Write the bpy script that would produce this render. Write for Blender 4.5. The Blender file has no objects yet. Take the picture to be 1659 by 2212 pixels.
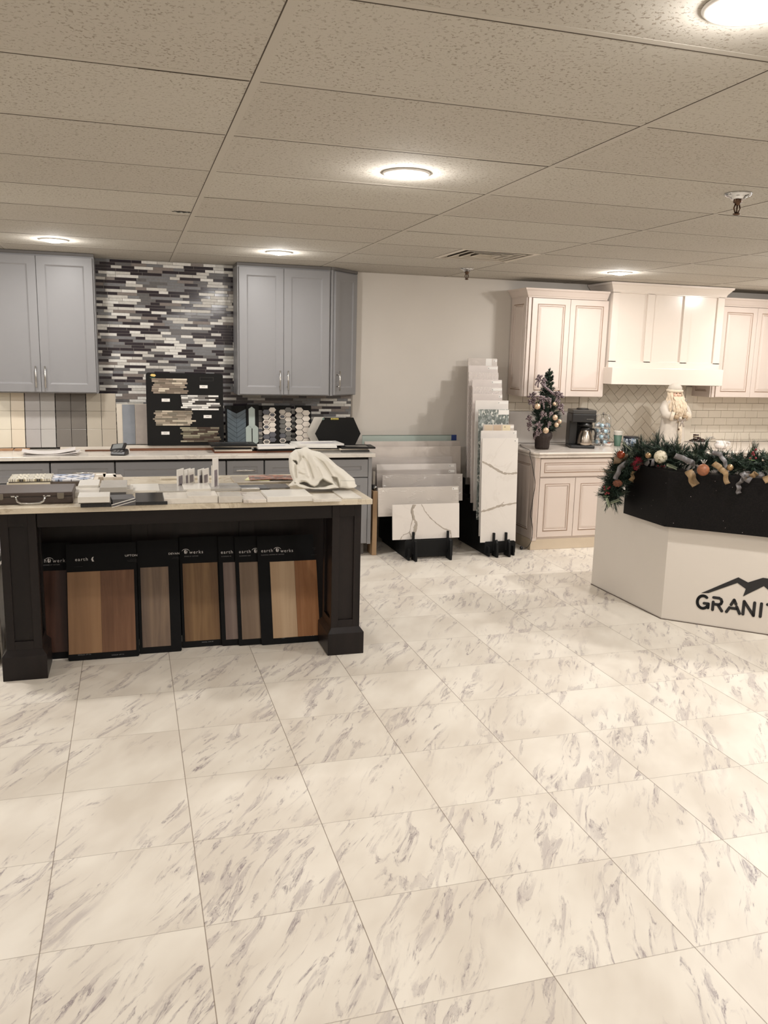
import bpy, bmesh, math, random
from mathutils import Vector, Matrix
random.seed(7)
S = bpy.context.scene
COL = S.collection
R = math.radians

# ------------------------------------------------------------------ camera
H = 1.68
CEIL = 2.41
YAW, PITCH, ROLL, FPX = 0.29427, -0.18303, 0.02446, 1813.2
W, HT = 1659.0, 2212.0
FW = Vector((math.sin(YAW) * math.cos(PITCH), math.cos(YAW) * math.cos(PITCH), math.sin(PITCH)))
R0 = Vector((math.cos(YAW), -math.sin(YAW), 0))
U0 = R0.cross(FW)
RT = R0 * math.cos(ROLL) + U0 * math.sin(ROLL)
UP = -R0 * math.sin(ROLL) + U0 * math.cos(ROLL)
cam_data = bpy.data.cameras.new('camera')
cam = bpy.data.objects.new('camera', cam_data)
COL.objects.link(cam)
m3 = Matrix((RT, UP, -FW)).transposed()
cam.matrix_world = Matrix.Translation((0, 0, H)) @ m3.to_4x4()
cam_data.sensor_fit = 'VERTICAL'
cam_data.sensor_height = 36.0
cam_data.lens = 36.0 * FPX / HT
cam_data.clip_start = 0.05
S.camera = cam

# ------------------------------------------------------------------ world, lamps, exposure
LAMP_W = 15.0
LAMP_COL = (1.0, 0.97, 0.94)
# (x, y, brightness of that fitting)
LAMPS = [(1.092, 3.407, 0.85), (-0.471, 6.372, 0.85), (1.069, 6.323, 0.95), (3.908, 6.336, 0.95), (1.25, 1.603, 0.55)]          # in view
LAMPS_UNSEEN = [(-2.0, 3.4, 0.8), (3.5, 3.25, 2.2), (6.3, 3.4, 1.0), (4.6, 4.7, 2.5), (-1.2, 4.9, 1.5), (2.8, 1.0, 0.6), (-0.9, 0.6, 0.5), (-2.6, 0.6, 0.6), (5.3, 1.2, 0.8), (5.75, 6.25, 1.25),
             (-2.2, 6.37, 1.0), (1.1, -0.6, 0.6), (2.9, -0.8, 0.6), (4.9, -0.9, 0.8), (-0.9, -1.6, 0.8), (1.1, -2.6, 0.8), (3.4, -2.6, 0.8), (6.6, -2.0, 0.8), (-2.6, -2.6, 0.8), (6.9, 0.6, 0.8)]   # unseen lamps, most added as fill for the back and upright surfaces
wd = bpy.data.worlds.new('world'); S.world = wd; wd.use_nodes = True
wd.node_tree.nodes['Background'].inputs[0].default_value = (1.0, 0.86, 0.72, 1)
wd.node_tree.nodes['Background'].inputs[1].default_value = 0.0
S.view_settings.view_transform = 'Standard'
S.view_settings.look = 'None'
S.view_settings.gamma = 1
S.view_settings.exposure = 0.28
S.view_settings.use_curve_mapping = False

# ------------------------------------------------------------------ measuring helpers: a point seen at (px, py) on a known plane of the room
def ray(px, py):
    return FW + RT * ((px - W / 2) / FPX) - UP * ((py - HT / 2) / FPX)
def PY(px, py, y):
    d = ray(px, py); return Vector((0, 0, H)) + d * (y / d.y)
def PZ(px, py, z):
    d = ray(px, py); return Vector((0, 0, H)) + d * ((z - H) / d.z)
def PN(px, py, p0, n):
    d = ray(px, py); o = Vector((0, 0, H)); return o + d * ((Vector(p0) - o).dot(n) / d.dot(n))

# ------------------------------------------------------------------ colour and node helpers
def lin(c):
    c = c / 255.0
    return c / 12.92 if c <= 0.04045 else ((c + 0.055) / 1.055) ** 2.4
def rgb(r, g, b):
    return (lin(r), lin(g), lin(b), 1.0)
class NT:
    def __init__(s, name):
        s.m = bpy.data.materials.new(name); s.m.use_nodes = True
        s.t = s.m.node_tree; s.b = s.t.nodes['Principled BSDF']
    def n(s, typ, ins=(), **kw):
        nd = s.t.nodes.new(typ)
        for k, v in kw.items(): setattr(nd, k, v)
        for i, v in (ins.items() if isinstance(ins, dict) else enumerate(ins)):
            if v is None: continue
            if hasattr(v, 'is_linked') or hasattr(v, 'links'): s.t.links.new(v, nd.inputs[i])
            else: nd.inputs[i].default_value = v
        return nd
    def M(s, op, a, b=None, c=None):
        return s.n('ShaderNodeMath', [a, b, c], operation=op).outputs[0]
    def pos(s):
        return s.n('ShaderNodeNewGeometry').outputs['Position']
    def obj(s):
        return s.n('ShaderNodeTexCoord').outputs['Object']
    def xyz(s, v):
        o = s.n('ShaderNodeSeparateXYZ', [v]).outputs; return o[0], o[1], o[2]
    def vec(s, x, y, z=0.0):
        return s.n('ShaderNodeCombineXYZ', [x, y, z]).outputs[0]
    def mp(s, v, scale=(1, 1, 1), rot=(0, 0, 0), loc=(0, 0, 0)):
        return s.n('ShaderNodeMapping', [v, loc, rot, scale]).outputs[0]
    def noise(s, v, scale=5, detail=3, rough=0.5, dist=0.0):
        return s.n('ShaderNodeTexNoise', {'Vector': v, 'Scale': scale, 'Detail': detail, 'Roughness': rough, 'Distortion': dist}).outputs[0]
    def wn(s, v):
        return s.n('ShaderNodeTexWhiteNoise', [v], noise_dimensions='3D').outputs[0]
    def ramp(s, f, stops, interp='LINEAR'):
        nd = s.n('ShaderNodeValToRGB', [f]); cr = nd.color_ramp; cr.interpolation = interp
        while len(cr.elements) > 1: cr.elements.remove(cr.elements[-1])
        cr.elements[0].position = stops[0][0]; cr.elements[0].color = stops[0][1]
        for p, c in stops[1:]:
            e = cr.elements.new(p); e.color = c
        return nd.outputs[0]
    def mix(s, f, a, b):
        return s.n('ShaderNodeMix', {0: f, 6: a, 7: b}, data_type='RGBA').outputs[2]
    def set(s, **kw):
        names = {'color': 'Base Color', 'rough': 'Roughness', 'metal': 'Metallic', 'spec': 'Specular IOR Level', 'normal': 'Normal',
                 'coat': 'Coat Weight', 'trans': 'Transmission Weight', 'alpha': 'Alpha', 'sheen': 'Sheen Weight', 'ior': 'IOR'}
        for k, v in kw.items():
            i = s.b.inputs[names[k]]
            if hasattr(v, 'links'): s.t.links.new(v, i)
            else: i.default_value = v
        return s.m
    def bump(s, h, strength=0.2, dist=0.01):
        return s.n('ShaderNodeBump', {'Height': h, 'Strength': strength, 'Distance': dist}).outputs[0]
MATS = {}
def plain(name, c, rough=0.5, metal=0.0, spec=0.5, var=0.04, scale=12, bump=0.0, **kw):
    """simple material: one colour with a faint procedural mottling"""
    if name in MATS: return MATS[name]
    t = NT(name); col = rgb(*c)
    f = t.noise(t.obj(), scale, 3)
    lo = tuple(x * (1 - var) for x in col[:3]) + (1,); hi = tuple(min(1, x * (1 + var)) for x in col[:3]) + (1,)
    t.set(color=t.ramp(f, [(0.3, lo), (0.7, hi)]), rough=rough, metal=metal, spec=spec, **kw)
    if bump: t.set(normal=t.bump(t.noise(t.obj(), scale * 6, 4), bump, 0.003))
    MATS[name] = t.m
    return t.m
def stone(name, base, vein, scale=4.0, width=0.03, rough=0.18, amt=1.0, cloud=0.06, stretch=(1, 1, 1), rot=(0, 0, 0.6), speck=0.0):
    """polished slab: clouded ground with thin meandering veins"""
    if name in MATS: return MATS[name]
    t = NT(name); v = t.mp(t.obj(), stretch, rot)
    n1 = t.noise(v, scale, 5, 0.55, 0.6)
    d = t.M('ABSOLUTE', t.M('SUBTRACT', n1, 0.5))
    mk = t.M('MULTIPLY', t.M('SUBTRACT', 1.0, t.n('ShaderNodeMapRange', [d, 0.0, width, 0.0, 1.0]).outputs[0]), amt)
    mk = t.M('MULTIPLY', mk, t.n('ShaderNodeMapRange', [t.noise(v, scale * 0.7, 2), 0.42, 0.6, 0.0, 1.0]).outputs[0])
    b = rgb(*base)
    g = t.ramp(t.noise(v, scale * 1.7, 4), [(0.3, tuple(x * (1 - cloud) for x in b[:3]) + (1,)), (0.7, tuple(min(1, x * (1 + cloud)) for x in b[:3]) + (1,))])
    c = t.mix(mk, g, rgb(*vein))
    if speck:
        s2 = t.noise(t.obj(), 260, 1)
        c = t.mix(t.n('ShaderNodeMapRange', [s2, 0.62, 0.7, 0.0, speck]).outputs[0], c, rgb(*vein))
    t.set(color=c, rough=rough); MATS[name] = t.m
    return t.m
def wood(name, a, b, scale=1.0, rough=0.5, axis='Z', knots=0.0):
    if name in MATS: return MATS[name]
    t = NT(name)
    st = {'X': (1.2, 22, 22), 'Y': (22, 1.2, 22), 'Z': (22, 22, 1.2)}[axis]
    v = t.mp(t.obj(), tuple(x * scale for x in st))
    f = t.noise(v, 1.0, 6, 0.6, 0.8)
    big = t.noise(t.mp(t.obj(), tuple(x * scale * 0.22 for x in st)), 1.0, 3, 0.5, 1.5)
    f = t.M('ADD', t.M('MULTIPLY', f, 0.65), t.M('MULTIPLY', big, 0.35))
    t.set(color=t.ramp(f, [(0.36, rgb(*b)), (0.50, rgb(*[(p + q) / 2 for p, q in zip(a, b)])), (0.62, rgb(*a))]), rough=rough)
    t.set(normal=t.bump(f, 0.12, 0.002), spec=0.25)
    MATS[name] = t.m
    return t.m

# ------------------------------------------------------------------ mesh helpers
class MB:
    def __init__(s): s.v = []; s.f = []; s.mi = []; s.xf = None; s.k = 0; s.sm = []; s.smooth = False
    def add(s, vs, fs):
        o = len(s.v)
        for p in vs:
            p = Vector(p); s.v.append(s.xf @ p if s.xf else p)
        for f in fs: s.f.append([o + i for i in f]); s.mi.append(s.k); s.sm.append(s.smooth)
        return s
    def box(s, x0, x1, y0, y1, z0, z1):
        if x0 > x1: x0, x1 = x1, x0
        if y0 > y1: y0, y1 = y1, y0
        if z0 > z1: z0, z1 = z1, z0
        return s.add([(x0, y0, z0), (x1, y0, z0), (x1, y1, z0), (x0, y1, z0), (x0, y0, z1), (x1, y0, z1), (x1, y1, z1), (x0, y1, z1)],
                     [(0, 3, 2, 1), (4, 5, 6, 7), (0, 1, 5, 4), (1, 2, 6, 5), (2, 3, 7, 6), (3, 0, 4, 7)])
    def prism(s, poly, z0, z1, axis='Z'):
        n = len(poly)
        def P(a, b, c): return {'Z': (a, b, c), 'X': (c, a, b), 'Y': (a, c, b)}[axis]
        vs = [P(a, b, z0) for a, b in poly] + [P(a, b, z1) for a, b in poly]
        fs = [list(range(n))[::-1], list(range(n, 2 * n))] + [(i, (i + 1) % n, n + (i + 1) % n, n + i) for i in range(n)]
        return s.add(vs, fs)
    def lathe(s, prof, n=24, c=(0, 0, 0), axis='Z', rmod=None, cap=True):
        if not cap: prof = list(prof) + [prof[0]]
        vs = []; fs = []; cx, cy, cz = c
        for r, z in prof:
            for i in range(n):
                a = 2 * math.pi * i / n; rr = r * (rmod(a, z) if rmod else 1)
                x, y = rr * math.cos(a), rr * math.sin(a)
                vs.append({'Z': (cx + x, cy + y, cz + z), 'Y': (cx + x, cy + z, cz + y), 'X': (cx + z, cy + x, cz + y)}[axis])
        m = len(prof)
        for j in range(m - 1):
            for i in range(n):
                fs.append((j * n + i, j * n + (i + 1) % n, (j + 1) * n + (i + 1) % n, (j + 1) * n + i))
        if cap and prof[0][0] > 1e-6: fs.append(list(range(n))[::-1])
        if cap and prof[-1][0] > 1e-6: fs.append([(m - 1) * n + i for i in range(n)])
        o = s.smooth; s.smooth = True; s.add(vs, fs); s.smooth = o
        return s
    def cyl(s, r, z0, z1, c=(0, 0, 0), n=20, axis='Z'):
        return s.lathe([(r, z0), (r, z1)], n, c, axis)
    def ball(s, r, c=(0, 0, 0), sc=(1, 1, 1), n=16):
        m = n // 2; vs = []; fs = []
        for j in range(m + 1):
            th = math.pi * j / m
            for i in range(n):
                a = 2 * math.pi * i / n
                vs.append((c[0] + r * sc[0] * math.sin(th) * math.cos(a), c[1] + r * sc[1] * math.sin(th) * math.sin(a), c[2] - r * sc[2] * math.cos(th)))
        for j in range(m):
            for i in range(n): fs.append((j * n + i, j * n + (i + 1) % n, (j + 1) * n + (i + 1) % n, (j + 1) * n + i))
        o = s.smooth; s.smooth = True; s.add(vs, fs); s.smooth = o
        return s
    def tube(s, pts, r, n=8, flat=None):
        """sweep along pts; r number or list; flat=(a,b) gives an elliptical section"""
        pts = [Vector(p) for p in pts]; m = len(pts); rs = r if isinstance(r, (list, tuple)) else [r] * m
        vs = []; up = Vector((0, 0, 1)); last = None
        for j, p in enumerate(pts):
            d = (pts[min(j + 1, m - 1)] - pts[max(j - 1, 0)]).normalized()
            a = last if last is not None else (up.cross(d) if abs(d.z) < 0.95 else Vector((1, 0, 0)))
            a = (a - d * a.dot(d)).normalized(); b = d.cross(a); last = a
            for i in range(n):
                t = 2 * math.pi * i / n; fa, fb = flat or (1, 1)
                vs.append(p + a * (rs[j] * fa * math.cos(t)) + b * (rs[j] * fb * math.sin(t)))
        fs = [(j * n + i, j * n + (i + 1) % n, (j + 1) * n + (i + 1) % n, (j + 1) * n + i) for j in range(m - 1) for i in range(n)]
        fs.append(list(range(n))[::-1]); fs.append([(m - 1) * n + i for i in range(n)])
        o = s.smooth; s.smooth = True; s.add(vs, fs); s.smooth = o
        return s
    def rings(s, x0, x1, z0, z1, prof, mats=None):
        """concentric rectangles facing -y: prof = [(inset, y)], last one filled; a panelled door or frame"""
        vs = []; n = len(prof)
        for ins, y in prof:
            vs += [(x0 + ins, y, z0 + ins), (x1 - ins, y, z0 + ins), (x1 - ins, y, z1 - ins), (x0 + ins, y, z1 - ins)]
        k0 = s.k
        for j in range(n - 1):
            s.k = mats[j] if mats else k0
            s.add([vs[j * 4 + i] for i in range(4)] + [vs[j * 4 + 4 + i] for i in range(4)],
                  [(i, (i + 1) % 4, 4 + (i + 1) % 4, 4 + i) for i in range(4)])
        s.k = k0
        s.add(vs[-4:], [(0, 1, 2, 3)]); s.add(vs[:4], [(3, 2, 1, 0)])
        return s
    def sweep(s, path, prof, closed=False):
        """prof [(out, z)] swept along a plan path [(x, y)] with mitred corners; 'out' is to the right of travel"""
        n = len(path); vs = []; P = [Vector(p).to_2d() for p in path]
        for i in range(n):
            a = P[i] - P[i - 1] if (i > 0 or closed) else P[1] - P[0]
            b = P[(i + 1) % n] - P[i] if (i < n - 1 or closed) else P[-1] - P[-2]
            a.normalize(); b.normalize()
            na = Vector((a.y, -a.x)); nb = Vector((b.y, -b.x)); m = (na + nb)
            m = m / max(1e-6, m.dot(na))
            for o, z in prof: vs.append((P[i].x + m.x * o, P[i].y + m.y * o, z))
        k = len(prof); fs = []
        for i in range(n if closed else n - 1):
            for j in range(k):
                a = i * k + j; b = i * k + (j + 1) % k; c = ((i + 1) % n) * k + (j + 1) % k; d = ((i + 1) % n) * k + j
                fs.append((a, b, c, d))
        if not closed: fs += [list(range(k)), [(n - 1) * k + j for j in range(k)][::-1]]
        return s.add(vs, fs)
    def build(s, name, mats, parent=None, bevel=0.0, loc=None, seg=2, smooth=None):
        me = bpy.data.meshes.new(name); me.from_pydata([tuple(v) for v in s.v], [], s.f)
        if not isinstance(mats, (list, tuple)): mats = [mats]
        for m in mats: me.materials.append(m)
        for p, k, sm in zip(me.polygons, s.mi, s.sm): p.material_index = min(k, len(mats) - 1); p.use_smooth = sm if smooth is None else smooth
        bm = bmesh.new(); bm.from_mesh(me); bmesh.ops.recalc_face_normals(bm, faces=bm.faces); bm.to_mesh(me); bm.free()
        me.update()
        o = bpy.data.objects.new(name, me); COL.objects.link(o)
        if parent: o.parent = parent
        if loc: o.location = loc
        if bevel:
            b = o.modifiers.new('bevel', 'BEVEL'); b.width = bevel; b.segments = seg; b.limit_method = 'ANGLE'; b.angle_limit = R(50)
        return o
def tag(o, label, cat, group=None, kind=None):
    if label: o['label'] = label
    if cat: o['category'] = cat
    if group: o['group'] = group
    if kind: o['kind'] = kind
    return o
def thing(name, label, cat, loc=(0, 0, 0), rot=(0, 0, 0), group=None):
    o = bpy.data.objects.new(name, None); COL.objects.link(o); o.empty_display_size = 0.05
    o.location = loc; o.rotation_euler = rot
    return tag(o, label, cat, group)
def struct(o): o['kind'] = 'structure'; return o
def copy_tree(o, parent=None):
    c = o.copy(); COL.objects.link(c); c.parent = parent
    for ch in [q for q in COL.objects if q.parent == o]: copy_tree(ch, c)
    return c
def box(name, mat, x0, x1, y0, y1, z0, z1, parent=None, bevel=0.0):
    return MB().box(x0, x1, y0, y1, z0, z1).build(name, mat, parent, bevel)
def lettering(name, text, size, mat, parent, loc, rot=(math.pi / 2, 0, 0), depth=0.0006, spacing=1.0, align='LEFT', squash=1.0):
    """text as a mesh: drawn once by the font curve, then kept as polygons"""
    cu = bpy.data.curves.new('tmp', 'FONT'); cu.body = text; cu.size = size; cu.extrude = depth; cu.space_character = spacing; cu.align_x = align
    t = bpy.data.objects.new('tmp', cu); COL.objects.link(t)
    dg = bpy.context.evaluated_depsgraph_get(); me = bpy.data.meshes.new_from_object(t.evaluated_get(dg))
    bpy.data.objects.remove(t); bpy.data.curves.remove(cu)
    me.materials.clear(); me.materials.append(mat); me.name = name
    o = bpy.data.objects.new(name, me); COL.objects.link(o); o.parent = parent; o.location = loc; o.rotation_euler = rot; o.scale = (squash, 1, 1)
    return o
# ================================================================== THE ROOM
XL, XR, YF, YB = -3.6, 8.2, -4.0, 7.45
# floor: 18 inch marble-look tiles
t = NT('marble_look_floor_tile')
x, y, z = t.xyz(t.pos())
u = t.M('DIVIDE', t.M('ADD', x, 0.29257), 0.4572); v = t.M('DIVIDE', t.M('SUBTRACT', y, 4.56713), 0.4572)
cu_, cv_ = t.M('FLOOR', u), t.M('FLOOR', v); fu, fv = t.M('FRACT', u), t.M('FRACT', v)
eu = t.M('MINIMUM', fu, t.M('SUBTRACT', 1.0, fu)); ev = t.M('MINIMUM', fv, t.M('SUBTRACT', 1.0, fv))
gu = t.n('ShaderNodeMapRange', [eu, 0.0022, 0.0042, 1.0, 0.0]).outputs[0]; gv = t.n('ShaderNodeMapRange', [ev, 0.0018, 0.0036, 1.0, 0.0]).outputs[0]
wn = t.n('ShaderNodeTexWhiteNoise', [t.vec(cu_, cv_, 3.0)], noise_dimensions='3D')
off = t.n('ShaderNodeVectorMath', [wn.outputs[1], (7, 7, 7)], operation='MULTIPLY').outputs[0]
wob = t.n('ShaderNodeTexNoise', {'Vector': t.pos(), 'Scale': 2.2, 'Detail': 2.0}).outputs[1]
pv = t.n('ShaderNodeVectorMath', [t.pos(), t.n('ShaderNodeVectorMath', [wob, (0.09, 0.09, 0)], operation='MULTIPLY').outputs[0]], operation='ADD').outputs[0]
pr_ = t.mp(pv, (1, 1, 1), (0, 0, -R(57)))                     # x now runs along the veins
pa = t.n('ShaderNodeVectorMath', [pr_, off], operation='ADD').outputs[0]
n1 = t.noise(t.mp(pa, (2.6, 12.5, 1)), 1.6, 8, 0.66, 0.9)
n2 = t.noise(t.mp(pa, (1.0, 3.2, 1)), 1.3, 3, 0.5, 0.4)
n3 = t.noise(t.mp(pa, (6.0, 34.0, 1)), 1.5, 5, 0.65, 1.2)
patch = t.n('ShaderNodeMapRange', [n2, 0.42, 0.53, 0.0, 1.0]).outputs[0]
streak = t.M('MULTIPLY', t.n('ShaderNodeMapRange', [n1, 0.51, 0.64, 0.0, 1.0]).outputs[0], patch)
fine = t.M('MULTIPLY', t.n('ShaderNodeMapRange', [n3, 0.56, 0.68, 0.0, 1.0]).outputs[0], t.n('ShaderNodeMapRange', [n1, 0.50, 0.60, 0.0, 1.0]).outputs[0])
fine = t.M('MULTIPLY', fine, t.n('ShaderNodeMapRange', [n2, 0.44, 0.56, 0.0, 1.0]).outputs[0])
ridge = t.n('ShaderNodeMapRange', [t.M('ABSOLUTE', t.M('SUBTRACT', n1, 0.575)), 0.0, 0.022, 1.0, 0.0]).outputs[0]
ridge = t.M('MULTIPLY', ridge, t.M('MULTIPLY', patch, t.n('ShaderNodeMapRange', [n3, 0.45, 0.58, 0.0, 1.0]).outputs[0]))
base = t.ramp(t.noise(t.mp(pa, (1, 2, 1)), 2.5, 3), [(0.35, rgb(212, 203, 190)), (0.65, rgb(228, 221, 209))])
c = t.mix(t.M('MULTIPLY', streak, 0.55), base, rgb(166, 155, 154))
c = t.mix(t.M('MULTIPLY', fine, 0.8), c, rgb(140, 126, 128))
c = t.mix(t.M('MULTIPLY', ridge, 0.75), c, rgb(112, 99, 104))
c = t.mix(t.M('MULTIPLY', gu, 0.75), c, rgb(116, 98, 80)); c = t.mix(t.M('MULTIPLY', gv, 0.55), c, rgb(130, 116, 102))
t.set(color=c, rough=0.42, spec=0.35)
t.set(normal=t.bump(t.M('MULTIPLY', t.M('MAXIMUM', gu, gv), -1.0), 0.4, 0.002))
FLOORM = t.m
struct(box('floor', FLOORM, XL, XR, YF, YB + 0.1, -0.08, 0.0))
# ceiling: lay-in mineral fibre panels 4 ft x 2 ft, worm-holed, with thin shadow gaps
CX0, CY0 = 0.34022, 1.84512
t = NT('mineral_fibre_ceiling_panel'); x, y, z = t.xyz(t.pos())
u = t.M('DIVIDE', t.M('SUBTRACT', x, CX0), 1.2192); v = t.M('DIVIDE', t.M('SUBTRACT', y, CY0), 0.6096)
tone = t.wn(t.vec(t.M('FLOOR', u), t.M('FLOOR', v), 1.0))
vo = t.n('ShaderNodeTexVoronoi', {'Vector': t.mp(t.pos(), (1.0, 1.0, 1.0)), 'Scale': 95.0, 'Randomness': 1.0})
wm = t.n('ShaderNodeMapRange', [t.noise(t.mp(t.pos(), (1, 1, 1)), 95, 3, 0.6, 0.6), 0.565, 0.62, 0.0, 1.0]).outputs[0]
wl = t.noise(t.pos(), 4.0, 2)
wm = t.M('MULTIPLY', wm, t.n('ShaderNodeMapRange', [wl, 0.3, 0.6, 0.55, 1.0]).outputs[0])
bc = t.ramp(tone, [(0.0, rgb(184, 178, 168)), (1.0, rgb(193, 188, 178))])
bc = t.mix(t.M('MULTIPLY', wm, 0.6), bc, rgb(120, 105, 88))
t.set(color=bc, rough=0.95, spec=0.1, normal=t.bump(t.M('SUBTRACT', 1.0, wm), 0.35, 0.003))
CEILM = t.m
GRIDM = plain('ceiling_grid_paint', (188, 182, 172), 0.9, spec=0.1, var=0.01)
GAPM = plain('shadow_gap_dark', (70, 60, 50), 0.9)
VX0, VX1, VY0, VY1 = 2.178, 2.776, 5.514, 6.102
cb = MB()
for bx in ((XL, VX0, YF, YB + 0.1), (VX1, XR, YF, YB + 0.1), (VX0, VX1, YF, VY0), (VX0, VX1, VY1, YB + 0.1)): cb.box(*bx, CEIL, CEIL + 0.1)
cb.box(VX0 - 0.05, VX1 + 0.05, VY0 - 0.05, VY1 + 0.05, CEIL + 0.1, CEIL + 0.18)
struct(cb.build('ceiling', CEILM))
g = MB(); dk = MB()
k0, k1 = -4, 7
for i in range(k0, k1):
    gx = CX0 + 1.2192 * i
    if XL < gx < XR:
        g.box(gx, gx + 0.024, YF, YB, CEIL - 0.0008, CEIL + 0.002)
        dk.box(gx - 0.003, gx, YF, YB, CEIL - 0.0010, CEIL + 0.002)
for j in range(-10, 11):
    gy = CY0 + 0.6096 * j
    if YF < gy < YB:
        g.box(XL, XR, gy - 0.012, gy + 0.012, CEIL - 0.0006, CEIL + 0.002)
        for i in range(k0, k1 + 1):      # panels sit a little unevenly: the open gap differs from panel to panel
            a = CX0 + 1.2192 * i + 0.024; r_ = random.random()
            wgap = 0.0008 + 0.0022 * r_ * r_
            if a > XL and a + 1.19 < XR:
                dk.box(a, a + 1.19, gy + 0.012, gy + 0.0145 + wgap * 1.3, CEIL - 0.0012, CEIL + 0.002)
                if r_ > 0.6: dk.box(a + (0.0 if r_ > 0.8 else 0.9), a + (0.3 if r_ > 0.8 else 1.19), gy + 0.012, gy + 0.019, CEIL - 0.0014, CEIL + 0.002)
g.add([], []); struct(g.build('trim_1', GRIDM)); struct(dk.build('trim_2', GAPM))
# walls
WALLM = plain('greige_wall_paint', (206, 199, 190), 0.85, var=0.015, scale=3, bump=0.05)
struct(box('wall_back', WALLM, XL, XR, YB, YB + 0.1, 0, CEIL))
struct(box('wall_left', WALLM, XL - 0.1, XL, YF, YB + 0.1, 0, CEIL))
struct(box('wall_right', WALLM, XR, XR + 0.1, YF, YB + 0.1, 0, CEIL))
struct(box('wall_front', WALLM, XL - 0.1, XR + 0.1, YF - 0.1, YF, 0, CEIL))
struct(box('baseboard_back', plain('white_trim_paint', (214, 206, 194), 0.5), 1.95, 3.40, YB - 0.014, YB, 0, 0.10, bevel=0.003))

# ------------------------------------------------------------------ ceiling fittings
WHITEM = plain('lamp_trim_white', (235, 232, 226), 0.5, var=0.01)
t = NT('lamp_diffuser_glow'); t.set(color=rgb(255, 250, 240)); t.b.inputs['Emission Color'].default_value = (1.0, 0.90, 0.78, 1); t.b.inputs['Emission Strength'].default_value = 14.0
GLOW = t.m
def lamp(x, y, k, label):
    o = thing('recessed_ceiling_light', label, 'ceiling light', (x, y, CEIL), group='round recessed ceiling lights')
    MB().lathe([(0.070, 0.0), (0.095, 0.0), (0.097, -0.003), (0.092, -0.007), (0.076, -0.009), (0.070, -0.006)], 40, cap=False).build('trim_ring', WHITEM, o)
    MB().lathe([(0.0, -0.020), (0.03, -0.0185), (0.055, -0.013), (0.074, -0.005), (0.074, 0.0), (0, 0)], 40).build('diffuser', GLOW, o)
    ld = bpy.data.lights.new('lamp_light', 'AREA'); ld.shape = 'DISK'; ld.size = 0.14; ld.energy = LAMP_W * k * 0.72; ld.color = LAMP_COL
    lo = bpy.data.objects.new('lamp_light', ld); COL.objects.link(lo); lo.parent = o; lo.location = (0, 0, -0.022)
    pd = bpy.data.lights.new('grazing_fill_light', 'POINT'); pd.shadow_soft_size = 0.02; pd.energy = LAMP_W * k * 0.42; pd.color = LAMP_COL  # extra point light added below the dome for light at grazing angles
    po = bpy.data.objects.new('grazing_fill_light', pd); COL.objects.link(po); po.parent = o; po.location = (0, 0, -0.042)
    return o
lab = ['glowing round downlight in the middle of the ceiling, over the open floor',
       'glowing round downlight over the left grey wall cabinet',
       'glowing round downlight over the grey two-door wall cabinet right of the mosaic wall',
       'small glowing downlight over the cream cabinets, left of the range hood crown',
       'big glowing downlight cut by the top edge of the photo, nearest of all']
for (lx, ly, lk), l in zip(LAMPS, lab): lamp(lx, ly, lk, l)
for lx, ly, lk in LAMPS_UNSEEN: lamp(lx, ly, lk, 'unseen round downlight beyond the edges, added to fill the room with light')

CHROME = plain('chrome', (205, 205, 205), 0.15, 1.0, var=0.01)
BRONZE = plain('dark_bronze_metal', (92, 72, 58), 0.35, 0.9)
def sprinkler(x, y, label):
    o = thing('sprinkler_head', label, 'sprinkler', (x, y, CEIL), group='ceiling sprinklers'); o.scale = (1.25, 1.25, 1.25)
    MB().lathe([(0.0, 0.0), (0.045, 0.0), (0.046, -0.004), (0.036, -0.012), (0.026, -0.014), (0.024, -0.020), (0.0, -0.020)], 28).build('escutcheon', CHROME, o)
    b = MB(); b.lathe([(0.014, -0.018), (0.015, -0.03), (0.009, -0.034), (0.009, -0.040), (0.0, -0.040)], 14)
    b.tube([(-0.008, 0, -0.036), (-0.013, 0, -0.05), (-0.004, 0, -0.068)], 0.0026, 6); b.tube([(0.008, 0, -0.036), (0.013, 0, -0.05), (0.004, 0, -0.068)], 0.0026, 6)
    b.cyl(0.0025, -0.068, -0.04, n=8); b.build('frame_arms', BRONZE, o)
    MB().lathe([(0.0, -0.066), (0.012, -0.067), (0.013, -0.070), (0.005, -0.073), (0, -0.073)], 12).build('deflector', BRONZE, o)
sprinkler(2.685, 6.671, 'chrome fire sprinkler hanging just in front of the square ceiling air diffuser')
sprinkler(2.541, 3.224, 'chrome fire sprinkler on the ceiling near the right edge of the photo')

VENTM = plain('vent_white_metal', (205, 196, 182), 0.45, var=0.01)
DARKM = plain('duct_dark', (30, 26, 22), 0.9)
vx, vy, vs = (VX0 + VX1) / 2, (VY0 + VY1) / 2, 0.293
o = thing('ceiling_air_diffuser', 'square stepped-louvre air diffuser set in the ceiling over the slab racks', 'air vent', (vx, vy, CEIL))
def sqring(m, prof):
    """prof [(half size, z)] closed section turned round a square"""
    P = [(-1, -1), (1, -1), (1, 1), (-1, 1)]; k = len(prof); v_ = []; f_ = []
    for px_, py_ in P: v_ += [(px_ * a_, py_ * a_, z_) for a_, z_ in prof]
    for i in range(4):
        for j in range(k): f_.append((i * k + j, i * k + (j + 1) % k, ((i + 1) % 4) * k + (j + 1) % k, ((i + 1) % 4) * k + j))
    return m.add(v_, f_)
sqring(MB(), [(vs, -0.003), (vs, 0.001), (0.262, 0.001), (0.258, 0.098), (0.256, 0.098), (0.256, -0.003)]).build('frame', VENTM, o)
LOUVRE_SHADE = plain('shaded_louvre_back', (92, 84, 76), 0.8)  # shade between the louvre rings, put into the colour of their slopes
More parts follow.
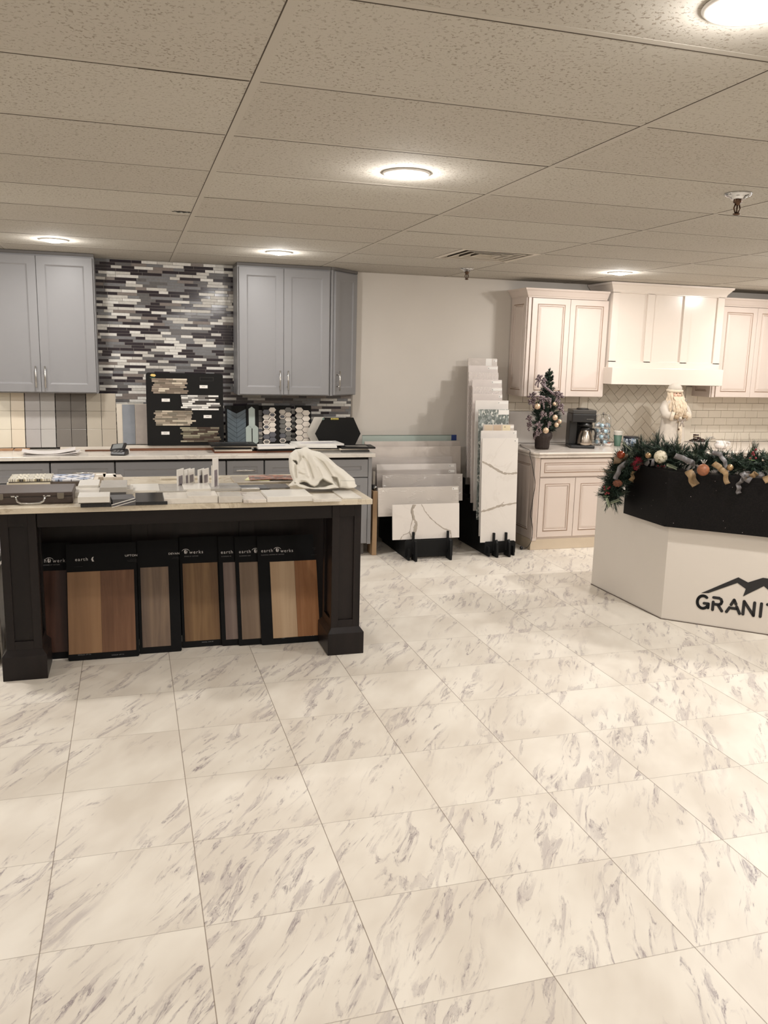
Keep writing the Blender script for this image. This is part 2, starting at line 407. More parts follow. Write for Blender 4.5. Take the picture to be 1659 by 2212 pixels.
def sqring2(m, prof, mats):
    P = [(-1, -1), (1, -1), (1, 1), (-1, 1)]; k = len(prof); v_ = []
    for px_, py_ in P: v_ += [(px_ * a_, py_ * a_, z_) for a_, z_ in prof]
    o0 = len(m.v)
    for p_ in v_: m.v.append(Vector(p_))
    for i in range(4):
        for j in range(k): m.f.append([o0 + q for q in (i * k + j, i * k + (j + 1) % k, ((i + 1) % 4) * k + (j + 1) % k, ((i + 1) % 4) * k + j)]); m.mi.append(mats[j]); m.sm.append(False)
    return m
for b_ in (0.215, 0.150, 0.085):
    sqring2(MB(), [(b_ + 0.004, -0.004), (b_ + 0.004, -0.002), (b_, 0.0), (b_ - 0.03, 0.085), (b_ - 0.033, 0.085), (b_ - 0.010, 0.0), (b_ - 0.010, -0.004)], [0, 0, 1, 1, 0, 0, 0]).build('louvre', [VENTM, LOUVRE_SHADE], o)
MB().box(-0.03, 0.03, -0.03, 0.03, 0.01, 0.013).build('centre_plate', VENTM, o)
MB().box(-0.255, 0.255, -0.255, 0.255, 0.096, 0.098).build('throat', DARKM, o)
# broken panel corner with wire ends
o = thing('ceiling_panel_hole', 'small ragged dark hole with wire ends in the ceiling panel near the left grid bar', 'hole', (0.29, 4.79, CEIL))
pts = [(math.cos(a) * (0.05 + 0.006 * math.sin(5 * a)), math.sin(a) * (0.022 + 0.005 * math.sin(7 * a))) for a in [i * math.pi / 9 for i in range(18)]]
MB().prism(pts, -0.0012, 0.0015).build('opening', DARKM, o)
w = MB()
for q in range(3): w.tube([(-0.04 + 0.03 * q, -0.01, -0.001), (-0.02 + 0.03 * q, 0.0, -0.006), (0.0 + 0.02 * q, 0.012, -0.001)], 0.0012, 5)
w.build('wire_ends', plain('grey_wire', (150, 150, 145), 0.4), o)
# ================================================================== BACK LEFT: grey kitchen display
GRAYM = plain('grey_cabinet_paint', (134, 133, 134), 0.42, var=0.012, scale=4)
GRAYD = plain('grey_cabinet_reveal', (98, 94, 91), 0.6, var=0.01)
BLACKGAP = plain('cabinet_gap_black', (28, 24, 22), 0.9)
STEEL = plain('brushed_nickel', (190, 186, 180), 0.28, 1.0, var=0.02)
# mosaic of thin glass and stone sticks
t = NT('stick_mosaic_tile'); x, y, z = t.xyz(t.pos())
hh = 0.0236
rowf = t.M('DIVIDE', z, hh); row = t.M('FLOOR', rowf); fz = t.M('FRACT', rowf)
rr = t.wn(t.vec(row, 3.7, 1.0))
ux = t.M('ADD', t.M('DIVIDE', x, 0.25), t.M('MULTIPLY', rr, 23.0)); cell = t.M('FLOOR', ux); fx = t.M('FRACT', ux)
spl = t.M('ADD', 0.28, t.M('MULTIPLY', t.wn(t.vec(cell, row, 5.0)), 0.44))
side = t.M('GREATER_THAN', fx, spl)
idn = t.M('ADD', t.M('MULTIPLY', cell, 2.0), side)
pick = t.wn(t.vec(idn, row, 9.0))
col = t.ramp(pick, [(0.0, rgb(48, 42, 48)), (0.27, rgb(124, 124, 126)), (0.42, rgb(104, 102, 102)), (0.55, rgb(128, 118, 112)), (0.62, rgb(222, 219, 212)), (0.82, rgb(200, 196, 188))], 'CONSTANT')
vein = t.n('ShaderNodeMapRange', [t.noise(t.pos(), 60, 4, 0.6), 0.3, 0.7, 0.88, 1.08]).outputs[0]
col = t.n('ShaderNodeVectorMath', [col, vein], operation='SCALE'); col.inputs[3].default_value = 1.0; t.t.links.new(vein, col.inputs[3]); col = col.outputs[0]
gx_ = t.M('MINIMUM', t.M('MINIMUM', fx, t.M('SUBTRACT', 1.0, fx)), t.M('ABSOLUTE', t.M('SUBTRACT', fx, spl)))
gm = t.M('MAXIMUM', t.M('LESS_THAN', gx_, 0.0055), t.M('MAXIMUM', t.M('LESS_THAN', fz, 0.05), t.M('GREATER_THAN', fz, 0.95)))
col = t.mix(gm, col, rgb(112, 106, 100))
rgh = t.ramp(pick, [(0.0, (0.12,) * 3 + (1,)), (0.5, (0.15,) * 3 + (1,)), (0.55, (0.3,) * 3 + (1,)), (0.62, (0.35,) * 3 + (1,))], 'CONSTANT')
t.set(color=col, rough=t.mix(gm, rgh, (0.8, 0.8, 0.8, 1)), normal=t.bump(t.M('SUBTRACT', 1.0, gm), 0.3, 0.001))
MOSM = t.m
o = thing('mosaic_backsplash', 'thin black, grey and white stick mosaic tile wall around the grey wall cabinets', 'backsplash', (0, 0, 0))
box('tile_field', MOSM, -3.0, 1.915, YB - 0.012, YB - 0.001, 0.888, CEIL - 0.003, o)
box('edge_trim', plain('pewter_edge_strip', (150, 142, 132), 0.4), 1.915, 1.93, YB - 0.014, YB - 0.001, 0.888, 1.40, o)

def bar_pull(parent, x, y, z, length, vertical=True, rad=0.006):
    m = MB(); st = 0.032
    if vertical:
        m.cyl(rad, -length / 2, length / 2, (x, y - st, z), 14)
        for q in (-1, 1): m.cyl(rad * 0.75, -st, 0.0, (x, y, z + q * length * 0.31), 10, 'Y')
    else:
        m.cyl(rad, -length / 2, length / 2, (x, y - st, z), 14, 'X')
        for q in (-1, 1): m.cyl(rad * 0.75, -st, 0.0, (x + q * length * 0.31, y, z), 10, 'Y')
    return m.build('handle', STEEL, parent)
def shaker(parent, x0, x1, z0, z1, y, mats=None, fw=0.062, name='door'):
    """grey shaker front with a bevelled flat panel; front face at y"""
    m = MB(); m.rings(x0, x1, z0, z1, [(0, y + 0.019), (0, y + 0.0015), (0.0015, y), (fw, y), (fw + 0.009, y + 0.007), (fw + 0.013, y + 0.008)])
    return m.build(name, mats or GRAYM, parent)
# two-door wall cabinets
def gray_wall_cabinet(x0, xs, x1, label, z0=1.335, z1=2.385, y0=7.12):
    o = thing('wall_cabinet', label, 'cabinet', (x0, YB - 0.016, z0)); w = x1 - x0; d = -(YB - 0.014 - y0 - 0.02); hgt = z1 - z0; s = xs - x0
    b = MB(); b.box(0, w, d, 0, 0, hgt); b.build('body', GRAYM, o, 0.0015)
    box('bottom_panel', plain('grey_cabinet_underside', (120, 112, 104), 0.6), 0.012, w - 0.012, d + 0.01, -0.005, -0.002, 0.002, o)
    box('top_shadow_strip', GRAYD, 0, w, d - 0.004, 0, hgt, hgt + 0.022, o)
    d1 = shaker(o, 0.012, s - 0.0015, 0.008, hgt - 0.012, d - 0.021); d2 = shaker(o, s + 0.0015, w - 0.012, 0.008, hgt - 0.012, d - 0.021)
    bar_pull(d1, s - 0.034, d - 0.021, 0.125, 0.165); bar_pull(d2, s + 0.034, d - 0.021, 0.125, 0.165)
    return o
gray_wall_cabinet(-1.10, -0.665, -0.245, 'grey two-door wall cabinet left of the mosaic wall, at the left photo edge')
gray_wall_cabinet(0.862, 1.243, 1.645, 'grey two-door shaker wall cabinet to the right of the tall mosaic wall')
# angled end cabinet
o = thing('angled_wall_cabinet', 'narrow grey wall cabinet with an angled single door, rightmost of the grey ones', 'cabinet', (1.645, YB - 0.012, 1.335))
yb0 = -(YB - 0.014 - 7.12)
b = MB(); b.prism([(0.003, 0), (0.30, 0), (0.30, -0.035), (0.02, yb0 + 0.012), (0.003, yb0 + 0.012)], 0, 1.05); b.build('body', GRAYM, o, 0.0015)
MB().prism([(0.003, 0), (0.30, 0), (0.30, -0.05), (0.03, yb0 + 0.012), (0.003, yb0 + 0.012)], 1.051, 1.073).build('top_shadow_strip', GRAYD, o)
ang = math.atan2(-0.035 - (yb0 + 0.012), 0.28); L = math.hypot(0.28, -0.035 - (yb0 + 0.012))
m = MB(); m.xf = Matrix.Translation((0.02, yb0 + 0.012, 0)) @ Matrix.Rotation(ang, 4, 'Z')
m.rings(0.012, L - 0.03, 0.008, 1.038, [(0, -0.001), (0, -0.0195), (0.0015, -0.021), (0.06, -0.021), (0.069, -0.014), (0.073, -0.013)])
dd = m.build('door', GRAYM, o)
m = MB(); m.xf = Matrix.Translation((0.02, yb0 + 0.012, 0)) @ Matrix.Rotation(ang, 4, 'Z')
m.cyl(0.006, -0.0825, 0.0825, (0.045, -0.053, 0.13), 14)
for q in (-1, 1): m.cyl(0.0045, -0.032, 0, (0.045, -0.021, 0.13 + q * 0.05), 10, 'Y')
m.build('handle', STEEL, dd)

# base cabinets: one cabinet per unit
BT, FY = 0.852, 6.735      # cabinet top under the slab, front face of doors
def gray_base(x0, x1, label, kind):
    w = x1 - x0; o = thing('base_cabinet', label, 'cabinet', (x0, FY, 0)); D = YB - FY
    b = MB(); b.box(0, w, 0.021, D - 0.005, 0.105, BT - 0.002); b.build('body', GRAYM, o)
    box('toe_kick', GRAYD, 0.0 if kind != 'end' else 0.0, w - (0.04 if kind == 'end' else 0), 0.075, D - 0.005, 0.0, 0.105, o)
    box('gap_shadow', BLACKGAP, 0.0, w, 0.0185, 0.0208, BT - 0.03, BT - 0.004, o)
    g = 0.004; dz0 = 0.682 if kind != 'wide' else 0.66
    dr = shaker(o, g, w - g - (0.03 if kind == 'end' else 0), dz0, BT - 0.022, 0, fw=0.045 if w < 0.5 else 0.055, name='drawer')
    if kind == 'pull': bar_pull(dr, w / 2, 0, (dz0 + BT - 0.022) / 2, 0.15, False)
    if w > 0.5:
        s = w / 2
        shaker(o, g, s - 0.0015, 0.112, dz0 - 0.008, 0); shaker(o, s + 0.0015, w - g - (0.03 if kind == 'end' else 0), 0.112, dz0 - 0.008, 0)
    else:
        shaker(o, g, w - g, 0.112, dz0 - 0.008, 0)
    if kind == 'end': MB().box(w - 0.03, w, -0.001, 0.02, 0.105, BT - 0.004).build('filler', GRAYM, o)
    return o
gray_base(-1.06, -0.600, 'grey base cabinet at the far left under the back worktop', 'plain')
gray_base(-0.595, -0.134, 'grey base cabinet with a bar-pull drawer, behind the patterned tile samples', 'pull')
gray_base(-0.129, 0.714, 'wide grey base cabinet below the card reader', 'wide')
gray_base(0.719, 1.018, 'narrow grey base cabinet with a bar-pull drawer behind the upright sample cards', 'pull')
gray_base(1.023, 1.925, 'grey base cabinet at the right end of the back run, behind the white sweatshirt', 'end')

# back worktop
QTZ = stone('white_quartz_worktop', (212, 205, 195), (168, 158, 150), 3.0, 0.02, 0.2, 0.7)
o = MB().box(-1.3, 1.945, 6.70, YB - 0.013, 0.852, 0.882).build('worktop', QTZ, bevel=0.003)
tag(o, 'white quartz worktop on the grey base cabinets at the back', 'worktop')
ZC = 0.8822

# pine board standing beside the end cabinet, and a small adapter above it
o = box('pine_board', wood('pine_light', (186, 158, 126), (164, 132, 100), 0.7), 1.945, 1.985, 6.745, 6.90, 0.0, 0.555, bevel=0.002)
tag(o, 'bare pine board standing on the floor against the end of the grey cabinets', 'board')
o = thing('power_adapter', 'black plug-in power adapter on a grey cord strip beside the end of the grey cabinets', 'power adapter', (1.985, 6.82, 0.556))
BLKP = plain('black_plastic', (34, 32, 32), 0.4)
MB().box(-0.03, 0.0, -0.03, 0.03, 0.0, 0.045).build('body', BLKP, o, 0.006)
MB().cyl(0.016, -0.044, -0.03, (-0.015, 0.0, 0.024), 18, 'Y').build('socket', plain('chrome_dull', (160, 160, 158), 0.3, 1.0), o)
MB().box(-0.024, -0.004, 0.0, 0.012, 0.045, 0.16).build('cord_strip', plain('grey_cable_duct', (150, 142, 132), 0.6), o, 0.002)
# ================================================================== SAMPLES ON THE BACK WORKTOP
BLKB = plain('black_display_board', (20, 19, 18), 0.7, 0.0, 0.2, var=0.03)
LABM = plain('white_label', (228, 224, 218), 0.6, var=0.01)
INK = plain('black_ink', (30, 28, 28), 0.6)
GREYINK = plain('grey_print', (150, 147, 142), 0.6)
def lean_obj(name, label, cat, x, y, z, ang, rz=0.0, group=None):
    return thing(name, label, cat, (x, y, z), (-ang, 0, rz), group)
def LS(px, py, y0, z0, ang):
    """where pixel meets a board leaning back about the line (y0, z0): (x, height along the board)"""
    p = PN(px, py, (0, y0, z0), Vector((0, -math.cos(ang), math.sin(ang)))); return p.x, (p - Vector((p.x, y0, z0))).dot(Vector((0, math.sin(ang), math.cos(ang))))
CH = 0.022
# channel rails that hold the sample boards
RAILW = plain('painted_rail_white', (205, 196, 184), 0.5); RAILB = wood('rail_brown', (120, 82, 60), (84, 56, 42), 1.0, 0.5, 'X')
o = thing('sample_rail', 'long low two-step rail of white and brown strips at the foot of the leaning samples', 'rail', (0, 0, ZC))
MB().box(-0.10, 0.66, 7.16, 7.22, 0, 0.030).build('rear_strip', RAILW, o, 0.002)
MB().box(-0.02, 0.80, 7.05, 7.10, 0, 0.016).build('front_strip', RAILB, o, 0.002)
MB().box(-0.55, -0.11, 7.12, 7.17, 0, 0.024).build('left_strip', RAILW, o, 0.002)
MB().box(-0.36, -0.06, 7.04, 7.08, 0, 0.010).build('left_front_strip', RAILB, o, 0.001)

# leaning tile boards, far left: two columns of three square tiles each
def tile_board(x0, x1, ztop, cols, label, ybase=7.24, ang=0.16, z=ZC + 0.012, tall=None):
    o = lean_obj('tile_sample_board', label, 'sample board', x0, ybase, z, ang, group='tile sample boards leaning at the left of the back worktop')
    h = ztop; w = x1 - x0
    MB().box(0, w, 0.004, 0.012, 0, h).build('backing', BLKB, o)
    n = 2; th = h / 3
    for i in range(n):
        for j in range(3):
            m = MB(); a = i * w / n; m.box(a + 0.0015, a + w / n - 0.0015, -0.006 - 0.003 * (2 - j), 0.004, j * th, (j + 1) * th - 0.001)
            m.build('tile', cols[i], o, 0.0015)
    return o
def gl(n, c, r=0.28): return plain(n, c, r, var=0.02, scale=6)
tile_board(-1.02, -0.815, 0.44, [gl('cream_tile', (216, 207, 188)), gl('cream_tile_warm', (218, 205, 184))], 'cream wall-tile sample board cut by the left edge of the photo')
tile_board(-0.812, -0.586, 0.44, [gl('light_grey_tile', (168, 163, 160)), gl('light_grey_tile_b', (174, 170, 165))], 'light grey wall-tile sample board beside the cream one')
tile_board(-0.583, -0.352, 0.44, [gl('dark_taupe_tile', (110, 104, 97)), gl('dark_taupe_tile_b', (106, 100, 93))], 'dark taupe wall-tile sample board')
tile_board(-0.349, -0.118, 0.44, [gl('beige_tile', (172, 163, 148)), gl('beige_tile_b', (170, 160, 145))], 'beige wall-tile sample board right of the dark taupe one')
# cream tiles stand on little wooden feet
for i, (a, b) in enumerate(((-1.0, -0.90), (-0.89, -0.78))):
    o = MB().box(a, b, 7.13, 7.20, ZC, ZC + 0.012).build('wooden_foot', wood('foot_tan', (190, 150, 115), (160, 120, 88), 1.0, 0.5, 'X'), bevel=0.002)
    tag(o, ['tan wooden strip at the foot of the cream tile board, nearer the photo edge', 'tan wooden strip under the gap between cream and light grey tile boards'][i], 'strip')
# framed board with three cement-look strips
ang = 0.10
o = lean_obj('strip_sample_board', 'white-edged sample board with blue-grey, beige and taupe strips, left of the black mosaic board', 'sample board', -0.115, 7.26, ZC + 0.03, ang)
MB().box(0, 0.375, 0.0, 0.012, 0, 0.335).build('backing', plain('cream_board', (205, 195, 180), 0.7), o, 0.001)
for i, (a, b, c) in enumerate(((0.045, 0.145, (128, 132, 138)), (0.15, 0.25, (168, 158, 150)), (0.255, 0.345, (150, 138, 130)))):
    MB().box(a, b, -0.006, 0.0, 0.002, 0.33).build('strip', plain('strip_tile_%s' % ['blue', 'beige', 'taupe'][i], c, 0.6, var=0.06, scale=18), o, 0.001)
MB().lathe([(0, 0), (0.012, 0), (0.012, -0.001), (0, -0.001)], 16, (0.262, -0.0065, 0.315), 'Y').build('green_sticker', plain('green_sticker', (150, 175, 150), 0.5), o)

# the big black board with four stick-mosaic swatches
y0, z0, ang = 7.14, ZC + 0.033, 0.055
xa, _ = LS(319, 966, y0, z0, ang); xb, _ = LS(484, 966, y0, z0, ang); _, st = LS(400, 806, y0, z0, ang)
o = lean_obj('mosaic_sample_board', 'large black display board with four stick-mosaic swatches and white labels', 'sample board', xa, y0, z0, ang)
bw = xb - xa
poly = [(0, 0), (bw, 0), (bw, st - 0.02), (bw - 0.006, st - 0.006), (bw - 0.02, st), (0.02, st), (0.006, st - 0.006), (0, st - 0.02)]
MB().prism(poly, 0.0, 0.012, 'Y').build('board', BLKB, o, 0.001)
def swcol(i, k):
    pal = [[(150, 136, 120), (122, 108, 94), (200, 188, 168), (108, 98, 84), (140, 126, 112)],
           [(120, 116, 112), (225, 222, 216), (60, 56, 54), (215, 212, 206), (150, 148, 144)],
           [(150, 138, 122), (192, 180, 160), (120, 112, 98), (170, 156, 138), (128, 116, 100)],
           [(112, 106, 88), (150, 144, 124), (70, 56, 48), (120, 112, 96), (90, 82, 70)]][i][k]
    return plain('stick_tile_%d_%d' % (i, k), pal, 0.32 if i in (0, 2) else 0.08, var=0.04, scale=40)
rs = random.Random(4)
# swatch boxes in board pixels (crop 8.73 px per photo px): x0, x1, top, rows
for i, (a, b, top, rows) in enumerate(((0.075, 0.56, 0.925, 8), (0.455, 0.955, 0.70, 8), (0.09, 0.61, 0.485, 8), (0.43, 0.945, 0.255, 8))):
    ms = [swcol(i, k) for k in range(5)]; sw = MB(); rh = 0.0263 * st
    for r_ in range(rows):
        zz = top * st - r_ * rh - rh; xx = a * bw + rs.random() * 0.035 * bw * 1.5 - 0.01; xe = b * bw - rs.random() * 0.06 * bw
        while xx < xe - 0.02:
            ln = rs.choice((0.055, 0.055, 0.085, 0.115)) * 1.6 * bw; x2 = min(xx + ln, xe + 0.015); sw.k = rs.choices(range(5), (3, 3, 2.5, 2, 2))[0]
            sw.box(xx + 0.0006, x2 - 0.0006, -0.0045, 0.0002, zz + 0.0006, zz + rh - 0.0012); xx = x2
    sw.build('mosaic_swatch', ms, o)
for q, (a, b) in enumerate(((0.69, 0.795), (0.195, 0.605), (0.735, 0.38), (0.18, 0.15))):
    l = MB().box(a * bw, a * bw + 0.105 * bw, -0.0012, 0.0004, b * st, b * st + 0.042 * st).build('label', LABM, o)
    MB().box(a * bw + 0.03 * bw, a * bw + 0.075 * bw, -0.0016, -0.0012, b * st + 0.022 * st, b * st + 0.026 * st).build('print_line', INK, l)
lg = MB(); lg.prism([(0.055 * bw, 0.965 * st), (0.075 * bw, 0.982 * st), (0.115 * bw, 0.98 * st), (0.13 * bw, 0.962 * st), (0.112 * bw, 0.945 * st), (0.07 * bw, 0.95 * st)], -0.0012, 0.0002, 'Y'); lg.build('logo_diamond', plain('logo_yellow', (214, 186, 110), 0.5), o)
lg = MB(); lg.box(0.052 * bw, 0.12 * bw, -0.0012, 0.0002, 0.926 * st, 0.934 * st); lg.build('logo_line', plain('logo_green', (52, 84, 66), 0.5), o)
m = MB(); m.sweep([(0.70 * bw, 0.9 * st), (0.87 * bw, 0.9 * st), (0.87 * bw, 0.945 * st), (0.70 * bw, 0.945 * st)], [(0, 0), (0.002, 0), (0.002, 0.001), (0, 0.001)], closed=True)
me = MB(); me.xf = Matrix.Rotation(math.pi / 2, 4, 'X'); me.add(m.v, m.f); me.build('embossed_plate', plain('black_board_gloss', (52, 48, 45), 0.35), o)

# chevron, picket and hexagon boards in front of the low mosaic strip
def P2(px, py, y): p = PY(px, py, y); return p.x, p.z
def small_board(label, pl, pr_, pt, pb, y=7.27, ang=0.09, z=ZC + 0.012):
    xa, _ = LS(pl, pb, y, z, ang); xb, _ = LS(pr_, pb, y, z, ang); _, h = LS((pl + pr_) / 2, pt, y, z, ang)
    o = lean_obj('tile_sample_board', label, 'sample board', xa, y, z, ang)
    MB().box(0, xb - xa, 0, 0.008, 0, h).build('board', BLKB, o, 0.001); return o, xb - xa, h
TEAL = plain('blue_slate_glass', (86, 98, 106), 0.18, var=0.1, scale=20); MINT = plain('pale_mint_tile', (160, 170, 164), 0.3)
o, w, h = small_board('black board with blue-grey chevron tiles, standing right of the big black mosaic board', 488, 536, 876, 966)
c = MB()
for k in range(9):
    zz = -0.10 + k * 0.042
    for s_ in (-1, 1):
        xm = w * 0.5; xe = xm + s_ * w * 0.42
        q = [(xm + s_ * 0.0006, zz), (xe, zz + 0.055), (xe, zz + 0.055 + 0.040), (xm + s_ * 0.0006, zz + 0.040)]
        q = [(a, min(max(b, 0.004), h - 0.03)) for a, b in q]
        if q[2][1] - q[1][1] > 0.002 or q[3][1] - q[0][1] > 0.002: c.prism(q, -0.004, 0.0003, 'Y')
c.build('chevron_tiles', TEAL, o, 0.0006)
o, w, h = small_board('narrow black board with pale picket tiles, right of the chevron board', 534, 560, 874, 966, y=7.255)
c = MB()
def picket(cx, z0, z1, hw): c.prism([(cx - hw, z0 + 0.02), (cx, z0), (cx + hw, z0 + 0.02), (cx + hw, z1 - 0.02), (cx, z1), (cx - hw, z1 - 0.02)], -0.005, 0.0003, 'Y')
picket(w * .42, h * .42, h * .95, w * .26); picket(w * .14, h * .04, h * .5, w * .24); picket(w * .70, h * .04, h * .5, w * .24)
c.build('picket_tiles', MINT, o, 0.0008)
HX = [plain('hex_white', (212, 202, 190), 0.35), plain('hex_grey', (98, 96, 92), 0.4), plain('hex_slate', (84, 84, 90), 0.35), plain('hex_pale', (184, 176, 165), 0.35), plain('hex_taupe', (140, 128, 120), 0.35)]
def hexes(o, w, h, seq, cols=2, a=None, seed=1):
    c = MB(); rs2 = random.Random(seed); a = a or w / (cols * 1.62); hh_ = a * 0.62; rings_ = MB()
    for ci in range(cols):
        cx = a * 0.95 + ci * a * 1.56
        n = int((h - 0.02) / (2 * hh_))
        for k in range(n + 1):
            cz = h - 0.016 - hh_ - k * 2.02 * hh_ - (hh_ if ci % 2 == 0 and seq != 'w' else 0) * 0.9 + (0 if seq != 'w' else -(ci % 2) * hh_)
            if cz - hh_ < 0.0: continue
            c.k = {'w': rs2.choices([0, 3], (5, 1))[0], 'm': rs2.choices([0, 1, 2, 3], (2, 2, 1.5, 1))[0], 'd': rs2.choices([1, 4], (1, 1))[0]}[seq]
            P_ = [(cx - a, cz), (cx - a * .52, cz - hh_), (cx + a * .52, cz - hh_), (cx + a, cz), (cx + a * .52, cz + hh_), (cx - a * .52, cz + hh_)]
            Q = [(cx + (px - cx) * .95, cz + (pz - cz) * .94) for px, pz in P_]
            if seq != 'w' and rs2.random() < 0.28:
                c.k = 0; c.prism(Q, -0.004, 0.0003, 'Y'); c.k = rs2.choice((1, 4, 2)); c.prism([(cx + (px - cx) * .66, cz + (pz - cz) * .6) for px, pz in P_], -0.0052, -0.003, 'Y')
            else: c.prism(Q, -0.004, 0.0003, 'Y')
    return c.build('hexagon_tiles', HX, o)
o, w, h = small_board('black board showing a sliver of dark hexagon tiles, half hidden behind the next board', 552, 570, 876, 966, y=7.285); hexes(o, w, h, 'd', 1, w * .55, 3)
o, w, h = small_board('black board with mixed white, grey and framed hexagon tiles', 568, 604, 876, 966, y=7.25); hexes(o, w, h, 'm', 2, w * .235 * 1.0, 5)
o, w, h = small_board('black board with white and grey hexagon tiles, next to the mixed one', 603, 631, 876, 966, y=7.27); hexes(o, w, h, 'm', 2, w * .29, 8)
o, w, h = small_board('black board with only white hexagon tiles, left of the big hexagons', 638, 673, 876, 966, y=7.25); hexes(o, w, h, 'w', 2, w * .27, 9)
# two big hexagonal boards
def big_hex(label, xl, xm1, xm2, xr, pt, pm, pb, y, m, name='hexagonal_sample_board'):
    o = thing(name, label, 'sample board', (PY(xl, pm, y).x, y, ZC + 0.003), (0, 0, 0)); z = lambda p: PY(700, p, y).z - ZC - 0.003
    X = lambda p: PY(p, pm, y).x - o.location.x
    MB().prism([(X(xl), z(pm)), (X(xm1), z(pb)), (X(xm2), z(pb)), (X(xr), z(pm)), (X(xm2), z(pt)), (X(xm1), z(pt))], 0, 0.012, 'Y').build('board', m, o, 0.001)
    return o, X, z
big_hex('white hexagonal tile sample standing behind the big black hexagon', 663, 679, 730, 750, 901, 935, 968, 7.20, plain('white_board', (196, 190, 180), 0.5))
o, X, z = big_hex('large black hexagonal board standing at the right end of the back worktop', 681, 699, 763, 779, 902, 937, 971, 7.12, BLKB)
lg = MB()
for k in range(5): lg.cyl(0.009, -0.0008, 0.0, (X(716) + k * 0.0135, 0, z(905)), 12, 'Y')
lg.build('gold_logo', plain('logo_gold', (178, 164, 84), 0.5), o)
MB().lathe([(0.005, -0.0008), (0.009, -0.0008), (0.009, 0.0), (0.005, 0.0)], 16, (X(698), 0, z(905)), 'Y', cap=False).build('round_mark', plain('pale_green_ink', (150, 176, 160), 0.5), o)

# flat trays and picture-frame samples
def frame_slab(name, label, cx, cy, z, w, d, th, rz, mats, rim=0.045, tilt=0.0, cat='sample frame'):
    o = thing(name, label, cat, (cx, cy, z), (tilt, 0, rz))
    m = MB(); m.xf = Matrix.Translation((0, 0, th / 2)) @ Matrix.Rotation(-math.pi / 2, 4, 'X')
    m.rings(-w / 2, w / 2, -d / 2, d / 2, [(0, th / 2), (0, -th / 2), (rim, -th / 2), (rim + 0.004, -th / 2 + 0.005)]); m.build('frame', mats[0], o)
    MB().box(-w / 2 + rim + 0.006, w / 2 - rim - 0.006, -d / 2 + rim + 0.006, d / 2 - rim - 0.006, th - 0.0048, th - 0.003).build('inset_panel', mats[1], o)
    return o
def flat(name, label, cx, cy, z, w, d, th, rz, mat, cat='sample', bev=0.0015, part='slab'):
    o = MB().box(-w / 2, w / 2, -d / 2, d / 2, 0, th).build(name, mat, None, bev); o.location = (cx, cy, z); o.rotation_euler = (0, 0, rz); return tag(o, label, cat)
WHF = plain('white_painted_frame', (225, 222, 216), 0.35); WHP = plain('pale_lilac_panel', (205, 202, 204), 0.3); BLF = plain('black_frame', (20, 19, 19), 0.45, 0.0, 0.3); BRN = wood('walnut_sample', (126, 80, 56), (84, 50, 36), 1.0, 0.4, 'X')
IVO = plain('ivory_sample', (206, 196, 180), 0.5); GRS = plain('grey_sample_slab', (130, 126, 120), 0.4)
Z = ZC + 0.0005
flat('wood_sample', 'reddish brown wood plank sample, bottom of the left stack on the back worktop', 0.80, 6.93, Z, 0.34, 0.20, 0.012, 0.02, BRN)
flat('tile_sample', 'ivory slab sample lying on the reddish wood sample in the left stack', 0.79, 6.94, Z + 0.0125, 0.30, 0.20, 0.014, -0.03, IVO)
flat('tile_sample', 'black slab sample second from the top of the left stack on the back worktop', 0.78, 6.95, Z + 0.027, 0.30, 0.19, 0.016, 0.04, BLF)
flat('tile_sample', 'grey-beige slab directly under the black frame of the left stack', 0.80, 6.955, Z + 0.0435, 0.36, 0.2, 0.010, -0.05, IVO)
frame_slab('picture_frame_sample', 'black picture-frame sample on top of the left stack, in front of the chevron board', 0.79, 6.94, Z + 0.054, 0.37, 0.22, 0.014, 0.03, (BLF, BLF))
flat('wood_sample', 'dark wood plank under the white frame in front of the hexagon boards', 1.14, 6.93, Z, 0.34, 0.18, 0.012, 0.0, BRN)
flat('tile_sample', 'black slab between the dark wood plank and the white frame', 1.14, 6.94, Z + 0.0125, 0.33, 0.18, 0.020, 0.02, BLF)
frame_slab('picture_frame_sample', 'white picture-frame sample in front of the hexagon tile boards', 1.125, 6.93, Z + 0.033, 0.31, 0.23, 0.018, 0.10, (WHF, WHP))
flat('tile_sample', 'grey slab at the bottom of the middle stack, behind the sweatshirt', 1.50, 6.92, Z, 0.40, 0.20, 0.014, 0.0, GRS)
flat('tile_sample', 'ivory slab near the bottom of the middle stack, behind the sweatshirt', 1.50, 6.93, Z + 0.0145, 0.34, 0.19, 0.012, 0.04, IVO)
flat('tile_sample', 'black slab in the middle stack, under the two white frames', 1.50, 6.94, Z + 0.027, 0.33, 0.20, 0.012, -0.05, BLF)
frame_slab('picture_frame_sample', 'lower of two stacked white picture-frame samples behind the sweatshirt', 1.46, 6.93, Z + 0.0395, 0.38, 0.24, 0.015, -0.12, (WHF, WHP))
frame_slab('picture_frame_sample', 'upper of two stacked white picture-frame samples behind the sweatshirt', 1.50, 6.95, Z + 0.055, 0.40, 0.25, 0.015, 0.06, (WHF, WHP))
flat('tile_sample', 'dark charcoal slab at the right end of the worktop, bottom of its stack', 1.80, 6.90, Z, 0.24, 0.20, 0.018, 0.0, plain('charcoal_slab', (60, 58, 56), 0.4))
flat('tile_sample', 'ivory slab on the charcoal slab at the right end of the worktop', 1.785, 6.91, Z + 0.0185, 0.25, 0.2, 0.012, 0.02, IVO)
frame_slab('picture_frame_sample', 'black picture-frame sample jutting over the right end of the back worktop', 1.83, 6.90, Z + 0.031, 0.29, 0.22, 0.014, -0.08, (BLF, GRS))
